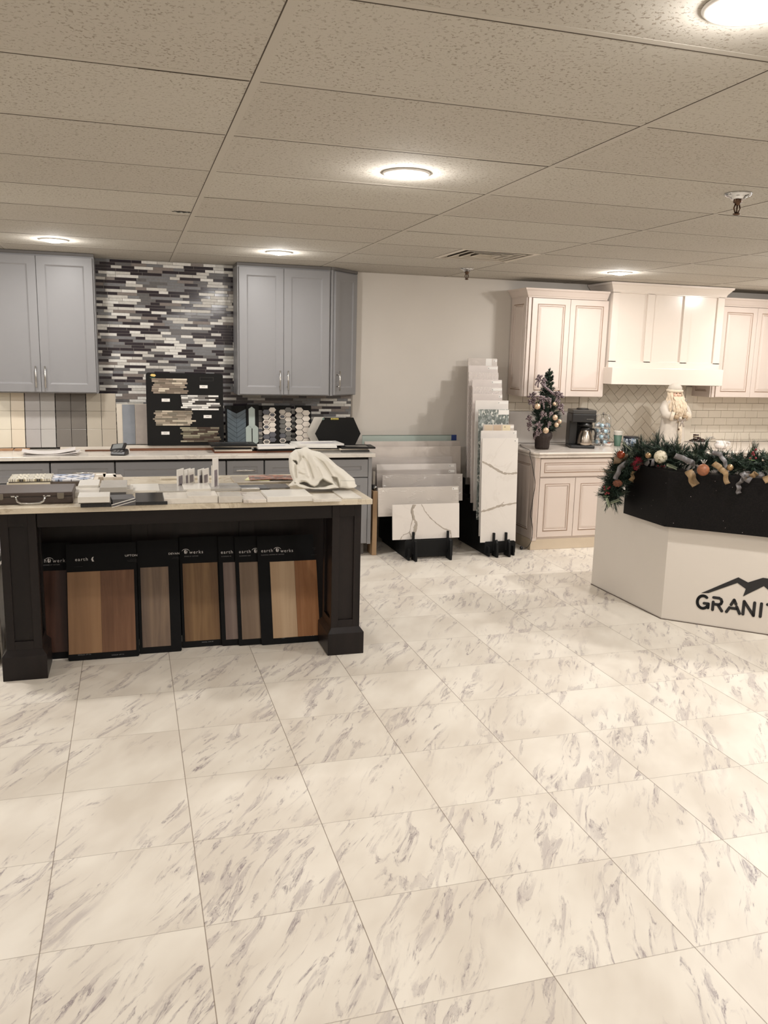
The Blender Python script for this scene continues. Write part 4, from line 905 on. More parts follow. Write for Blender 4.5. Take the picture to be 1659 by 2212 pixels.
# ================================================================== SWEATSHIRT thrown on the island
t = NT('white_sweatshirt_fleece'); n_ = t.noise(t.obj(), 350, 2)
t.set(color=rgb(224, 219, 208), rough=0.95, spec=0.1, sheen=0.2, normal=t.bump(n_, 0.15, 0.001)); FLE = t.m
SIL = [(623, 1048), (633, 1038), (630, 1032), (625, 1019), (623.5, 998), (623.5, 988), (627.5, 978.6), (638, 970.5), (649, 969), (660.7, 965), (673, 972), (691.6, 976), (703, 983), (714.5, 992.4), (728, 1005), (743, 1015), (758, 1028), (766, 1034),
       (768, 1045), (772, 1054), (771, 1060.5), (753.5, 1062), (737.5, 1060.5), (734, 1057.7), (724, 1061.7), (712, 1064.5), (696, 1065.7), (680, 1063.4), (668.7, 1060), (646, 1060), (634, 1056.5), (624, 1052)]
RIDGES = [  # places along each fold, half width, height (m; negative = valley)
    ([(671, 977), (682, 1001), (697, 1024), (709, 1038)], 8, 0.030), ([(654, 973), (657, 988), (662, 1012), (668, 1030)], 5.5, 0.022), ([(642, 1010), (651, 1019), (666, 1028)], 3.5, 0.012),
    ([(630, 976), (628, 988), (631, 994)], 4, 0.014), ([(641, 978), (644, 990), (643, 999)], 2.6, 0.012), ([(631, 1003), (630, 1018), (634, 1034)], 5, 0.018), ([(648, 1000), (652, 1010)], 5, 0.012),
    ([(634, 1041), (646, 1051), (663, 1057), (686, 1060), (709, 1056.5), (724, 1052), (732, 1055)], 4.2, 0.026), ([(712, 994), (729, 1013), (748, 1031), (753, 1052)], 9, 0.034),
    ([(690, 979), (706, 992), (720, 1006)], 4, 0.010), ([(655, 1034), (668, 1038), (684, 1040)], 4, 0.012), ([(638, 1040), (650, 1036), (660, 1038), (672, 1046), (680, 1048), (688, 1043), (697, 1032), (708, 1037), (718, 1042)], 3.2, 0.016),
    ([(655, 988), (664, 999), (669, 1014), (675, 1032)], 2.6, -0.026), ([(680, 988), (697, 1000), (709, 1018), (717, 1031)], 2.6, -0.022), ([(641, 972), (648, 981), (648.5, 991), (643, 1001)], 2.0, -0.022),
    ([(638, 1005), (638, 1019), (640, 1031)], 2.0, -0.022), ([(646, 1022), (655, 1025), (662, 1024)], 1.5, -0.008), ([(735, 1039), (749, 1039.5), (767, 1037.6)], 0.9, -0.004), ([(686, 1010), (692, 1022), (695, 1031)], 2.0, -0.010)]
HOLES = [([(645.8, 1044), (657, 1041), (664, 1043), (671, 1048.5), (679, 1052), (687, 1047.4), (691.6, 1039.3), (698, 1034.8), (706.5, 1040.5), (719, 1046), (709, 1048.5), (701, 1052), (680, 1054.2), (668.7, 1052), (655, 1047), (648, 1045.5)], -0.085, 1.2),
         ([(717, 1029), (729, 1032), (733, 1045), (734.5, 1057), (727, 1049), (719, 1041)], -0.05, 2.5), ([(631, 994), (640, 995), (643, 1000.4), (641, 1004.5), (637, 999)], -0.06, 1.2), ([(634, 1040), (641, 1044), (637, 1046)], -0.03, 1.0)]
def segd(px, py, a, b):
    dx, dy = b[0] - a[0], b[1] - a[1]; t_ = max(0, min(1, ((px - a[0]) * dx + (py - a[1]) * dy) / (dx * dx + dy * dy))); return math.hypot(px - a[0] - t_ * dx, py - a[1] - t_ * dy), t_
def inside(px, py, poly):
    c = False; n = len(poly)
    for i in range(n):
        (x1, y1), (x2, y2) = poly[i], poly[(i + 1) % n]
        if (y1 > py) != (y2 > py) and px < (x2 - x1) * (py - y1) / (y2 - y1) + x1: c = not c
    return c
def polyd(px, py, poly, closed=True):
    n = len(poly); return min(segd(px, py, poly[i], poly[(i + 1) % n])[0] for i in range(n if closed else n - 1))
def relief(px, py):
    d = polyd(px, py, SIL); tk = math.sqrt(max(0.0, 1 - (1 - min(1, d / 15.0)) ** 2)); y = 4.90 - 0.19 * max(0, min(1, (py - 968) / 95.0)); f = 0.085 * tk; e = min(1, d / 5.0)
    for pts, w_, h_ in RIDGES:
        dd = polyd(px, py, pts, False)
        if dd < 3 * w_: f += h_ * math.exp(-(dd / w_) ** 2) * e
    for poly, h_, s_ in HOLES:
        dd = polyd(px, py, poly)
        if inside(px, py, poly): f += h_ * min(1, dd / s_ + 0.25)
    return y - f, 0.075 * tk + y
step = 1.05; gx0, gy0 = 622.0, 964.0; nx, ny = int(151 / step), int(103 / step)
ids = {}; ro = thing('white_sweatshirt', 'crumpled white sweatshirt thrown in a heap on the right end of the island', 'sweatshirt', (PY(690, 1055, 4.8).x, 4.80, IT + 0.022)); inv = Vector(ro.location)
def snap(px, py):      # pull the outermost grid points onto the outline
    best = (1e9, None); n = len(SIL)
    for i in range(n):
        a, b = SIL[i], SIL[(i + 1) % n]; dd, t_ = segd(px, py, a, b)
        if dd < best[0]: best = (dd, (a[0] + (b[0] - a[0]) * t_, a[1] + (b[1] - a[1]) * t_))
    return best
V = {}; cells = []
for i in range(nx):
    for j in range(ny):
        cx_, cy_ = gx0 + (i + .5) * step, gy0 + (j + .5) * step
        if inside(cx_, cy_, SIL): cells.append((i, j))
cs = set(cells); fv = {}; mb = {'body': MB(), 'cuff': MB()}; vid = {'body': {}, 'cuff': {}}
def vert(part, i, j, back):
    k = (i, j, back)
    if (i, j) not in fv:
        px, py = gx0 + i * step, gy0 + j * step
        full = all(c in cs for c in ((i, j), (i - 1, j), (i, j - 1), (i - 1, j - 1)))
        if not full: px, py = snap(px, py)[1]
        yf_, yb2 = relief(px, py) if full else (4.90 - 0.19 * max(0, min(1, (py - 968) / 95.0)),) * 2
        A_, B_ = PY(px, py, yf_), PY(px, py, yb2); zf = IT + 0.024
        A_.z = max(A_.z, zf); B_.z = max(B_.z, zf); fv[(i, j)] = (A_ - inv, B_ - inv, full)
    a, b, full = fv[(i, j)]
    if not full: k = (i, j, False)
    if k not in vid[part]: vid[part][k] = len(mb[part].v); mb[part].v.append(b if k[2] else a)
    return vid[part][k]
for (i, j) in cells:
    px, py = gx0 + i * step, gy0 + j * step; part = 'cuff' if (px > 735 and py > 1038.5) else 'body'; m = mb[part]
    for back in (False, True):
        q = [vert(part, i, j, back), vert(part, i + 1, j, back), vert(part, i + 1, j + 1, back), vert(part, i, j + 1, back)]
        if back: q = q[::-1]
        q2 = [a for k, a in enumerate(q) if a not in q[:k]]
        if len(q2) > 2: m.f.append(q2); m.mi.append(0); m.sm.append(True)
for part in ('body', 'cuff'):
    q = mb[part].build(part, FLE, ro, smooth=True)
    md = q.modifiers.new('smooth', 'SMOOTH'); md.iterations = 3; md.factor = 0.5
# ================================================================== SLAB RACKS ON THE FLOOR
RACK = plain('black_rack_board', (15, 16, 17), 0.6, 0.0, 0.25, var=0.05)
TAPE = plain('clear_reflective_film', (200, 196, 190), 0.08)
def rack(name, label, x0, x1, steps, yf, lo_front, prong_x, prong_h, rail):
    """steps = [(y, z)] front to back: the notches of two stair-shaped sides"""
    cx_ = (x0 + x1) / 2; o = thing(name, label, 'rack', (cx_, yf, 0))
    prof = [(0.0, 0.0), (0.0, lo_front)]
    for (y, z) in steps: prof += [(y - yf, prof[-1][1]), (y - yf, z)]
    yend = steps[-1][0] - yf + 0.06; prof += [(yend, steps[-1][1]), (yend, 0.02), (yend - 0.1, 0.02), (yend - 0.12, 0.0)]
    for xx in (x0 + 0.02, x1 - 0.035): MB().prism(prof, xx - cx_, xx + 0.015 - cx_, 'X').build('stepped_side', RACK, o, 0.001)
    MB().prism([(x0 - cx_ + .0, 0.02), (x0 - cx_, rail - 0.012), (x0 - cx_ + 0.012, rail), (x1 - cx_ - .012, rail), (x1 - cx_, rail - .012), (x1 - cx_, 0.02)], 0.035, 0.05, 'Y').build('front_board', RACK, o, 0.001)
    MB().box(x0 + 0.03 - cx_, x1 - 0.03 - cx_, steps[-1][0] - yf + 0.03, steps[-1][0] - yf + 0.045, 0.02, steps[-1][1] * 0.8).build('rear_board', RACK, o, 0.001)
    for px_ in prong_x:
        MB().prism([(-0.05, 0.0), (0.055, 0.0), (0.055, prong_h), (0.035, prong_h), (0.03, 0.05), (0.01, 0.05), (0.0, prong_h * 0.72), (-0.015, prong_h * 0.76), (-0.035, rail), (-0.05, 0.04)], px_ - cx_ - 0.009, px_ - cx_ + 0.009, 'X').build('front_prong', RACK, o, 0.001)
    return o
CAL = stone('calacatta_slab_bold', (224, 217, 210), (190, 180, 170), 2.2, 0.020, 0.28, 0.3, cloud=0.02, rot=(0, 0.9, 0.3))
GV = stone('grey_diagonal_veined_slab', (182, 174, 168), (150, 142, 138), 3.0, 0.06, 0.08, 0.8, stretch=(1, 1, 1.8), rot=(0, 0.8, 0))
PW = stone('polished_pale_slab', (216, 209, 203), (180, 170, 162), 2.0, 0.05, 0.06, 0.4)
def film(name, c):
    t = NT(name); v = t.mp(t.obj(), (5, 5, 15), (0, R(40), 0)); n0 = t.noise(v, 1.0, 3, 0.5, 0.8); n_ = t.M('MULTIPLY', t.n('ShaderNodeMapRange', [t.M('ABSOLUTE', t.M('SUBTRACT', n0, 0.5)), 0.0, 0.035, 1.0, 0.0]).outputs[0], t.n('ShaderNodeMapRange', [t.noise(t.obj(), 5.0, 2), 0.45, 0.6, 0.0, 1.0]).outputs[0])
    t.set(color=t.ramp(t.noise(t.obj(), 4, 2), [(0.3, rgb(*[x * 0.95 for x in c])), (0.7, rgb(*c))]), rough=0.10, spec=0.7, coat=1.0, normal=t.bump(n_, 0.3, 0.008)); return t.m
FLM = film('pale_slab_under_plastic_film', (208, 200, 192)); FLG = film('grey_slab_under_plastic_film', (182, 175, 170))
PWG = stone('mirror_polished_slab', (216, 209, 203), (180, 170, 162), 2.0, 0.05, 0.04, 0.4)
BG1 = stone('beige_cloud_slab', (200, 190, 181), (168, 156, 146), 3.0, 0.05, 0.35, 0.5)
LIN = stone('linear_grey_slab', (190, 182, 176), (164, 155, 150), 3.0, 0.08, 0.08, 0.6, stretch=(0.3, 1, 4))
def veins(parent, w, h, lines, mname='soft_grey_vein'):
    """veining of the slab face, inlaid"""
    rs = random.Random(int(w * 1e4)); m = MB(); mt = plain(mname, (172, 162, 150), 0.28, var=0.12, scale=25)
    for pts, wd in lines:
        P = [Vector((a * w - w / 2, 0, b * h)) for a, b in pts]; Q = []
        for a, b in zip(P[:-1], P[1:]):
            for k in range(5): Q.append(a.lerp(b, k / 5) + Vector((rs.uniform(-1, 1) * 0.002, 0, rs.uniform(-1, 1) * 0.002)))
        Q.append(P[-1]); L = []; Rr = []
        for i, q in enumerate(Q):
            d = (Q[min(i + 1, len(Q) - 1)] - Q[max(0, i - 1)]).normalized(); n_ = Vector((d.z, 0, -d.x)); u = wd * (0.35 + 0.65 * rs.random()) * 0.85
            cl = lambda v: Vector((max(-w / 2 + .001, min(w / 2 - .001, v.x)), -0.0003, max(.001, min(h - .001, v.z))))
            L.append(cl(q - n_ * u)); Rr.append(cl(q + n_ * u * rs.uniform(.7, 1.2)))
        m.add(L + Rr, [(i, i + 1, len(Q) + i + 1, len(Q) + i) for i in range(len(Q) - 1)])
    m.build('veining', mt, parent)
BOT = []
def slab(label, pl, pr_, pt, pb, y, mat, lean=0.10, th=0.010, lab=None, film=False, extra=None, name='large_tile_sample'):
    """upright slab with its front face on plane y (at half height)"""
    a, b = PY((pl), (pt + pb) / 2, y), PY(pr_, (pt + pb) / 2, y); zt = PY((pl + pr_) / 2, pt, y).z; zb = PY((pl + pr_) / 2, pb, y).z
    w = b.x - a.x; h = zt - zb; BOT.append((y - math.tan(lean) * h / 2, zb))
    o = thing(name, label, 'tile slab', ((a.x + b.x) / 2, y - math.tan(lean) * h / 2, zb), (-lean, 0, 0))
    MB().box(-w / 2, w / 2, 0, th, 0, h).build('slab', mat, o, 0.001)
    if lab:
        lx = w / 2 - lab[0]; l = MB().box(lx - lab[1], lx, -0.0008, 0.0002, h - 0.010 - 0.022, h - 0.010).build('paper_label', LABM, o)
        lettering('label_number', lab[2], 0.018, INK, l, (lx - lab[1] + 0.004, -0.0011, h - 0.028))
    return o, w, h
FR = [(6.56, 0.165), (6.68, 0.32), (6.79, 0.40), (6.88, 0.46), (6.97, 0.50), (7.06, 0.53), (7.15, 0.56), (7.24, 0.58)]
RACK1 = []
o, w, h = slab('white marble-look slab with bold grey veins, front slab of the low wide rack', 848, 992, 1089, 1163, 6.575, CAL)
veins(o, w, h, [([(0.30, 1.0), (0.27, .80), (0.30, .6), (0.265, .35), (0.25, .2), (0.16, .14), (0.11, 0)], .006), ([(0.33, 1.0), (0.285, .85), (0.31, .6), (0.35, .45), (0.33, .25), (0.29, 0)], .022),
    ([(0.43, 1.0), (0.48, .8), (0.56, .6), (0.66, .42), (0.76, .28), (0.86, .2), (0.88, .0)], .007), ([(0.245, .2), (0.27, .1), (0.31, 0)], .006)])
slab('pale slab under shiny film, second in the low wide rack', 817, 991, 1052, 1113, 6.69, FLM, lab=(0.01, 0.05, '4'), film=True)
slab('grey slab with diagonal veins under shiny film, third in the low wide rack', 826, 999, 1025, 1083, 6.79, FLG)
slab('linear grey slab with a small white label, fourth in the low wide rack', 814, 984, 1014, 1080, 6.88, LIN, lab=(0.01, 0.055, '4'))
slab('pale polished slab reflecting two lamps, fifth in the low wide rack', 815, 987, 1001, 1078, 6.97, PWG, lean=0.245, lab=(0.02, 0.05, '4'))
slab('thin polished grey slab behind the lamp-reflecting one', 802, 978, 987, 1076, 7.06, LIN)
slab('beige clouded slab, second to last before the wall in the low rack', 790, 995, 965, 1074, 7.15, BG1)
slab('plain beige slab next to the glass sheet in the low rack', 788, 993, 953, 1072, 7.24, BG1)
t = NT('pale_green_glass'); t.set(color=rgb(196, 208, 200), rough=0.05, trans=0.3, ior=1.5); GLS = t.m
o, w, h = slab('pale green glass sheet with blue corner tape, behind the slabs of the low rack', 782, 984, 940, 1072, 7.34, GLS, lean=0.03, th=0.008, name='glass_sheet')
MB().box(-w / 2, w / 2, -0.001, 0.009, h - 0.004, h).build('ground_edge', plain('green_glass_edge', (70, 92, 80), 0.3), o)
MB().box(w / 2 - 0.05, w / 2 + 0.001, -0.002, 0.010, h - 0.05, h + 0.001).build('blue_tape', plain('blue_painters_tape', (42, 62, 120), 0.6), o)

low = sorted(BOT); BOT.clear()
rack('slab_rack', 'low wide black slotted rack holding wide slabs against the wall', 2.17, 2.60, [(y_ - 0.012, z_ - 0.0008) for y_, z_ in low], 6.495, 0.10, (2.245, 2.555), 0.235, 0.165)
st = []
n = 11
ys = [6.56, 6.63, 6.70, 6.78, 6.85, 6.93, 7.00, 7.07, 7.14, 7.21, 7.28]
RACK2 = []
WT = stone('white_statuary_slab', (224, 218, 211), (196, 186, 176), 2.4, 0.014, 0.30, 0.3, cloud=0.02, rot=(0, 0.35, 0))
PK = stone('pinkish_pale_slab', (206, 196, 190), (188, 176, 170), 4.0, 0.05, 0.3, 0.5); GL = stone('glossy_white_slab', (224, 218, 212), (190, 180, 172), 2.5, 0.02, 0.06, 0.5)
t = NT('teal_fan_mosaic'); v = t.mp(t.obj(), (95, 1, 55)); vo = t.n('ShaderNodeTexVoronoi', {'Vector': v, 'Scale': 1.0}); cl = t.wn(vo.outputs['Color'])
t.set(color=t.ramp(cl, [(0, rgb(112, 118, 114)), (0.35, rgb(134, 140, 136)), (0.65, rgb(156, 161, 157)), (0.88, rgb(214, 214, 206))], 'CONSTANT'), rough=0.12); FAN = t.m
t = NT('white_rib_mosaic'); x, y, z = t.xyz(t.obj()); rb = t.M('MULTIPLY', t.M('SINE', t.M('MULTIPLY', x, 420.0)), t.M('SINE', t.M('MULTIPLY', z, 150.0)))
t.set(color=t.ramp(rb, [(0.3, rgb(206, 196, 190)), (0.8, rgb(220, 212, 206))]), rough=0.2, normal=t.bump(rb, 0.5, 0.003)); RIB = t.m
data = [  # front to back: left, right, top, bottom px, material, label, number
    (1039, 1115, 947, 1169, WT, 'white slab with grey veins, front slab of the tall narrow rack', '6', 0.0),
    (1036, 1112, 930.5, 1155, GL, 'glossy white slab just behind the front one in the tall rack', '7', 0.0),
    (1039, 1106, 917, 1140, BG1, 'slab with cream and beige squares, third in the tall rack', '10', 0.03),
    (1029, 1095, 884.5, 1120, FAN, 'grey-green fan mosaic sample in the tall rack', None, 0),
    (1022, 1094, 865, 1101, GL, 'glossy white slab directly behind the grey-green mosaic', '7', 0.0),
    (1016, 1081, 851, 1084, PK, 'pale slab with its number at the right, sixth from the front in the tall rack', '5', 0.0),
    (1016, 1080.5, 836, 1075, RIB, 'ribbed white slab, seventh from the front in the tall rack', '6', 0.05),
    (1015, 1080, 820, 1065, PK, 'pale rosy slab, fourth from the back in the tall rack', '5', 0.04),
    (1008, 1073, 804.5, 1030, RIB, 'sparkling white mosaic slab, third from the back in the tall rack', None, 0),
    (1007, 1071.5, 789.5, 1024, PK, 'pale slab, second from the back in the tall rack', '6', 0.03),
    (1006, 1070, 773.5, 1017, BG1, 'tallest slab at the very back of the tall rack', '6', 0.04)]
for i, (pl, pr_, pt, pb, mt, lb_, num, ind) in enumerate(data):
    y = ys[i] + 0.02
    o, w, h = slab(lb_, pl + (3 if i > 1 else 1), pr_ + 1.5, pt, pb, y, mt, lean=0.06, lab=(0.002 + 0, 0.10 if i in (2, 4, 6, 7, 9) else 0.035, num) if num else None)
    if i == 0: veins(o, w, h, [([(0, .78), (.2, .745), (.42, .70), (.60, .665), (.8, .66), (1, .665)], .014), ([(0, .30), (.2, .315), (.45, .345), (.7, .36), (1, .375)], .014), ([(.5, .35), (.6, .375), (.64, .39)], .004)])
    if i == 2:
        for q in range(3): MB().box(-w / 2 + 0.01 + q * 0.085, -w / 2 + 0.085 + q * 0.085, -0.0012, 0.0, h - 0.10, h - 0.006).build('colour_square', plain('swatch_square_%d' % q, ((206, 188, 164), (196, 174, 150), (222, 208, 176))[q], 0.4), o)
    if i == 10: MB().box(0.03, 0.09, -0.0014, 0.0, h - 0.085, h - 0.002).build('white_sheet_label', LABM, o)
    if i == 3: MB().box(w / 2 - 0.10, w / 2, -0.0014, 0.0, h - 0.045, h - 0.004).build('paper_label', LABM, o)

tall = sorted(BOT); BOT.clear()
rack('slab_rack', 'black slotted rack with the tall stack of narrow upright slabs, beside the cream cabinets', 2.90, 3.19, [(y_ - 0.012, z_ - 0.0008) for y_, z_ in tall], 6.50, 0.085, (2.985, 3.10), 0.20, 0.125)
# ================================================================== BACK RIGHT: cream kitchen display
CRM = plain('cream_glazed_cabinet', (214, 200, 190), 0.38, var=0.015, scale=4); GLZ = plain('brown_glaze_line', (158, 132, 112), 0.5); CSH = plain('cream_cabinet_base', (206, 190, 168), 0.45, var=0.02)
DKS = plain('unlit_cabinet_top', (70, 60, 52), 0.9)
def raised(parent, x0, x1, z0, z1, y, fw=0.055, name='door'):
    m = MB(); f = fw
    m.rings(x0, x1, z0, z1, [(0, y + 0.02), (0, y + 0.002), (0.002, y), (f - 0.004, y), (f - 0.002, y + 0.0035), (f + 0.002, y + 0.0035), (f + 0.006, y - 0.003), (f + 0.012, y - 0.003), (f + 0.016, y + 0.005), (f + 0.019, y + 0.005), (f + 0.034, y + 0.001)],
            mats=[0, 0, 0, 1, 1, 0, 0, 0, 1, 0])
    return m.build(name, [CRM, GLZ], parent)
def side_panel(parent, y0, y1, z0, z1, x, fw=0.05):
    m = MB(); m.xf = Matrix.Translation((x, 0, 0)) @ Matrix.Rotation(-math.pi / 2, 4, 'Z')
    m.rings(-y1, -y0, z0, z1, [(0, 0.012), (0, 0), (fw, 0), (fw + 0.003, 0.004), (fw + 0.006, 0.004), (fw + 0.010, -0.002), (fw + 0.016, 0.005), (fw + 0.019, 0.005), (fw + 0.03, 0.001)], mats=[0, 0, 1, 1, 0, 0, 1, 0])
    return m.build('side_panel', [CRM, GLZ], parent)
CROWN = [(0, 0), (0.006, 0), (0.010, 0.012), (0.016, 0.016), (0.040, 0.055), (0.052, 0.064), (0.056, 0.078), (0.0, 0.078)]
def crown(parent, path, z, prof=CROWN, name='crown_moulding', sc=1.0):
    m = MB(); m.sweep(path, [(a * sc, z + b * sc) for a, b in prof]); return m.build(name, [CRM], parent)
def white_wall_cabinet(x0, xs, x1, y0, z0, z1, label, crown_path, left_panel=True, third=None):
    o = thing('wall_cabinet', label, 'cabinet', (x0, YB - 0.003, z0)); w = x1 - x0; d = y0 + 0.021 - YB + 0.003; h = z1 - z0; s = xs - x0
    MB().box(0.004, w, d, 0, 0, h).build('body', CRM, o, 0.001)
    m = MB(); m.box(0.004, 0.034, d - 0.012, d, 0, h); m.build('corner_stile', CRM, o, 0.002)
    m = MB()
    for q in range(1): m.box(0.036, 0.0385, d - 0.0125, d, 0, h)
    m.build('glaze_groove', GLZ, o)
    raised(o, 0.040, s - 0.0015, 0.004, h - 0.004, d - 0.021); raised(o, s + 0.0015, (third - x0 if third else w) - 0.003, 0.004, h - 0.004, d - 0.021)
    if third: raised(o, third - x0 + 0.002, w - 0.003, 0.004, h - 0.004, d - 0.021)
    if left_panel: side_panel(o, d + 0.004, -0.004, 0.0, h, -0.008, 0.055)
    crown(o, crown_path, h)
    return o
dY = 7.10 + 0.021 - YB + 0.003
white_wall_cabinet(3.470, 3.893, 4.292, 7.10, 1.350, 2.240, 'cream glazed two-door wall cabinet left of the range hood', [(0.0, 0.0), (0.0, dY - 0.012), (0.80, dY - 0.012)])
dY2 = 7.13 + 0.021 - YB + 0.003
white_wall_cabinet(5.535, 5.985, 6.9, 7.13, 1.360, 2.245, 'cream glazed wall cabinet right of the range hood, at the right photo edge', [(0.0, 0.0), (0.0, dY2 - 0.012), (1.36, dY2 - 0.012)], True, 6.43)
# range hood
HDM = plain('cream_hood_paint', (224, 213, 202), 0.22, var=0.01, scale=3)
o = thing('range_hood', 'tall cream wooden range hood with vertical battens and a projecting lower band', 'range hood', (4.30, YB - 0.003, 1.478))
W_ = 1.225; yb_ = 7.075 - YB; yf_ = 6.95 - YB
MB().box(0.0, W_, yb_, 0, 0.14, 0.885).build('body', HDM, o, 0.002)
m = MB(); m.box(-0.02, W_ - 0.045 + 0.02, yf_, 0.0, 0.0, 0.155); m.build('lower_band', HDM, o, 0.003)
m = MB()
wb = W_ / 3.0
for xx in (0.0, 0.372, 0.775, W_ - 0.075): m.box(xx, xx + 0.075, yb_ - 0.018, yb_, 0.205, 0.84)
m.box(0.0, W_, yb_ - 0.018, yb_, 0.155, 0.215); m.box(0, W_, yb_ - 0.018, yb_, 0.835, 0.885)
m.build('battens', HDM, o, 0.001)
HC = [(0, 0), (0.008, 0.0), (0.014, 0.02), (0.045, 0.06), (0.055, 0.066), (0.058, 0.085), (0, 0.085)]
m = MB(); m.sweep([(0.0, -0.02), (0.0, yb_ - 0.018), (W_, yb_ - 0.018), (W_, -0.02)], [(a, 0.842 + b) for a, b in HC]); m.build('crown_moulding', HDM, o)
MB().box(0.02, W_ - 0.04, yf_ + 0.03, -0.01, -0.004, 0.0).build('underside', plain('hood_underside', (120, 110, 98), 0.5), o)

# backsplash
SUB = plain('cream_glazed_subway_tile', (220, 211, 195), 0.2, var=0.03, scale=5); MOR = plain('tan_grout', (150, 134, 112), 0.85)
def subway(x0, x1, z0, z1, label, off=0.0):
    o = thing('subway_tile_panel', label, 'backsplash', (0, YB - 0.001, 0)); tw, th, g = 0.1524, 0.0762, 0.0032
    box('grout', MOR, x0, x1, -0.006, 0.0, z0, z1, o); m = MB(); r_ = 0; z = z1
    while z > z0 + 0.004:
        za = max(z0, z - th + g); x = x0 - (tw / 2 if r_ % 2 else 0) + off - tw
        while x < x1:
            a, b = max(x0, x), min(x1, x + tw - g)
            if b - a > 0.006: m.box(a, b, -0.0105, -0.005, za, z)
            x += tw
        z -= th; r_ += 1
    m.build('tiles', SUB, o, 0.0008); return o
ZW = 0.889
subway(3.475, 4.235, 1.195, 1.352, 'cream subway tiles under the cream wall cabinet, left of the herringbone panel')
subway(5.555, 7.4, ZW, 1.362, 'cream subway tile wall right of the herringbone panel', 0.05)
o = box('marble_splash_slab', stone('grey_marble_splash', (196, 190, 184), (172, 166, 162), 2.0, 0.05, 0.12, 0.6), 3.475, 4.235, YB - 0.018, YB - 0.002, ZW, 1.190, bevel=0.001)
tag(o, 'polished pale grey marble strip on the wall behind the Christmas tree', 'backsplash')
o = thing('herringbone_tile_panel', 'herringbone panel of cream tiles under the range hood', 'backsplash', (0, YB - 0.001, 0))
hx0, hx1, hz0, hz1 = 4.335, 5.455, ZW, 1.50
box('grout', MOR, hx0, hx1, -0.006, 0, hz0, hz1, o)
m = MB(); Wd = 0.0775; g = 0.0032
for i in range(-26, 27):
    for j in range(-14, 15):
        ax, az = i + 2 * j, i - 2 * j
        for (a0, a1, b0, b1) in ((0, 2, 0, 1), (0, 1, 1, 3)):
            c_ = [((ax + a0) * Wd + g, (az + b0) * Wd + g), ((ax + a1) * Wd, (az + b0) * Wd + g), ((ax + a1) * Wd, (az + b1) * Wd), ((ax + a0) * Wd + g, (az + b1) * Wd)]
            q = [((x - z) * 0.70711 + 4.9, (x + z) * 0.70711 + 1.2) for x, z in c_]
            if max(p[0] for p in q) < hx0 or min(p[0] for p in q) > hx1 or max(p[1] for p in q) < hz0 or min(p[1] for p in q) > hz1: continue
            m.prism(q, -0.0105, -0.005, 'Y')
tl = m.build('tiles', SUB, o)
bm = bmesh.new(); bm.from_mesh(tl.data)
for co, no in (((hx0 + .002, 0, 0), (-1, 0, 0)), ((hx1 - .002, 0, 0), (1, 0, 0)), ((0, 0, hz0 + .002), (0, 0, -1)), ((0, 0, hz1), (0, 0, 1))):
    bmesh.ops.bisect_plane(bm, geom=bm.verts[:] + bm.edges[:] + bm.faces[:], plane_co=co, plane_no=no, clear_outer=True)
bm.to_mesh(tl.data); bm.free()
for a, b, l_ in ((4.24, 4.333, 'flat cream trim strip at the left side of the herringbone panel'), (5.457, 5.553, 'flat cream trim strip at the right side of the herringbone panel')):
    o = MB().box(a, b, YB - 0.014, YB - 0.001, ZW, 1.45).build('backsplash_trim', SUB, bevel=0.002); tag(o, l_, 'trim strip')

# base cabinets and worktop
TOPW = stone('white_marble_worktop', (224, 214, 204), (190, 180, 172), 2.0, 0.02, 0.15, 0.5)
CY = 6.655
o = thing('base_cabinet', 'cream glazed base cabinet with one drawer over two doors, under the Christmas tree', 'cabinet', (3.40, CY, 0))
w = 0.80; D = YB - 0.003 - CY
MB().box(0.012, w, 0.021, D, 0.095, 0.838).build('body', CRM, o, 0.001)
MB().box(0.0, w, 0.012, D, 0.0, 0.097).build('plinth', CSH, o, 0.003)
side_panel(o, 0.03, D - 0.01, 0.10, 0.838, 0.004, 0.07)
m = MB(); m.box(0.0, 0.05, 0.002, 0.03, 0.085, 0.838); m.build('corner_pilaster', CRM, o, 0.004)
m = MB()
for q in range(3): m.box(0.010 + q * 0.012, 0.0125 + q * 0.012, 0.0010, 0.003, 0.11, 0.82)
m.build('glaze_groove', GLZ, o)
raised(o, 0.054, w - 0.004, 0.665, 0.825, 0.0, 0.038, 'drawer')
raised(o, 0.054, 0.405, 0.118, 0.652, 0.0); raised(o, 0.409, w - 0.004, 0.118, 0.652, 0.0)
o = thing('base_cabinet', 'cream base cabinet stepping forward behind the reception desk', 'cabinet', (4.202, CY - 0.06, 0))
MB().box(0.0, 2.9, 0.021, D + 0.06, 0.095, 0.838).build('body', CRM, o, 0.001); MB().box(0, 2.9, 0.06, D, 0, 0.097).build('plinth', CSH, o)
for q in range(5): raised(o, 0.01 + q * 0.56, 0.56 + q * 0.56, 0.118, 0.652, 0.0); raised(o, 0.01 + q * 0.56, 0.56 + q * 0.56, 0.665, 0.825, 0.0, 0.038, 'drawer')
OG = [(-0.05, 0), (0.0, 0.0), (0.004, 0.004), (0.006, 0.016), (0.0, 0.020), (0.002, 0.024), (0.020, 0.030), (0.024, 0.040), (0.020, 0.048), (-0.05, 0.048)]
o = thing('worktop', 'white worktop with a double rounded edge on the cream base cabinets', 'worktop', (0, 0, 0.838))
path = [(3.392, YB - 0.02), (3.392, 6.655), (3.420, 6.627), (4.17, 6.627), (4.21, 6.567), (7.3, 6.567)]
MB().prism([(3.394, YB - 0.02), (3.394, 6.656), (3.421, 6.629), (4.171, 6.629), (4.212, 6.569), (7.3, 6.569), (7.3, YB - 0.02)], 0.002, 0.0478).build('slab', TOPW, o)
m = MB(); m.sweep(path, OG); m.build('moulded_edge', TOPW, o)
ZT = 0.8864

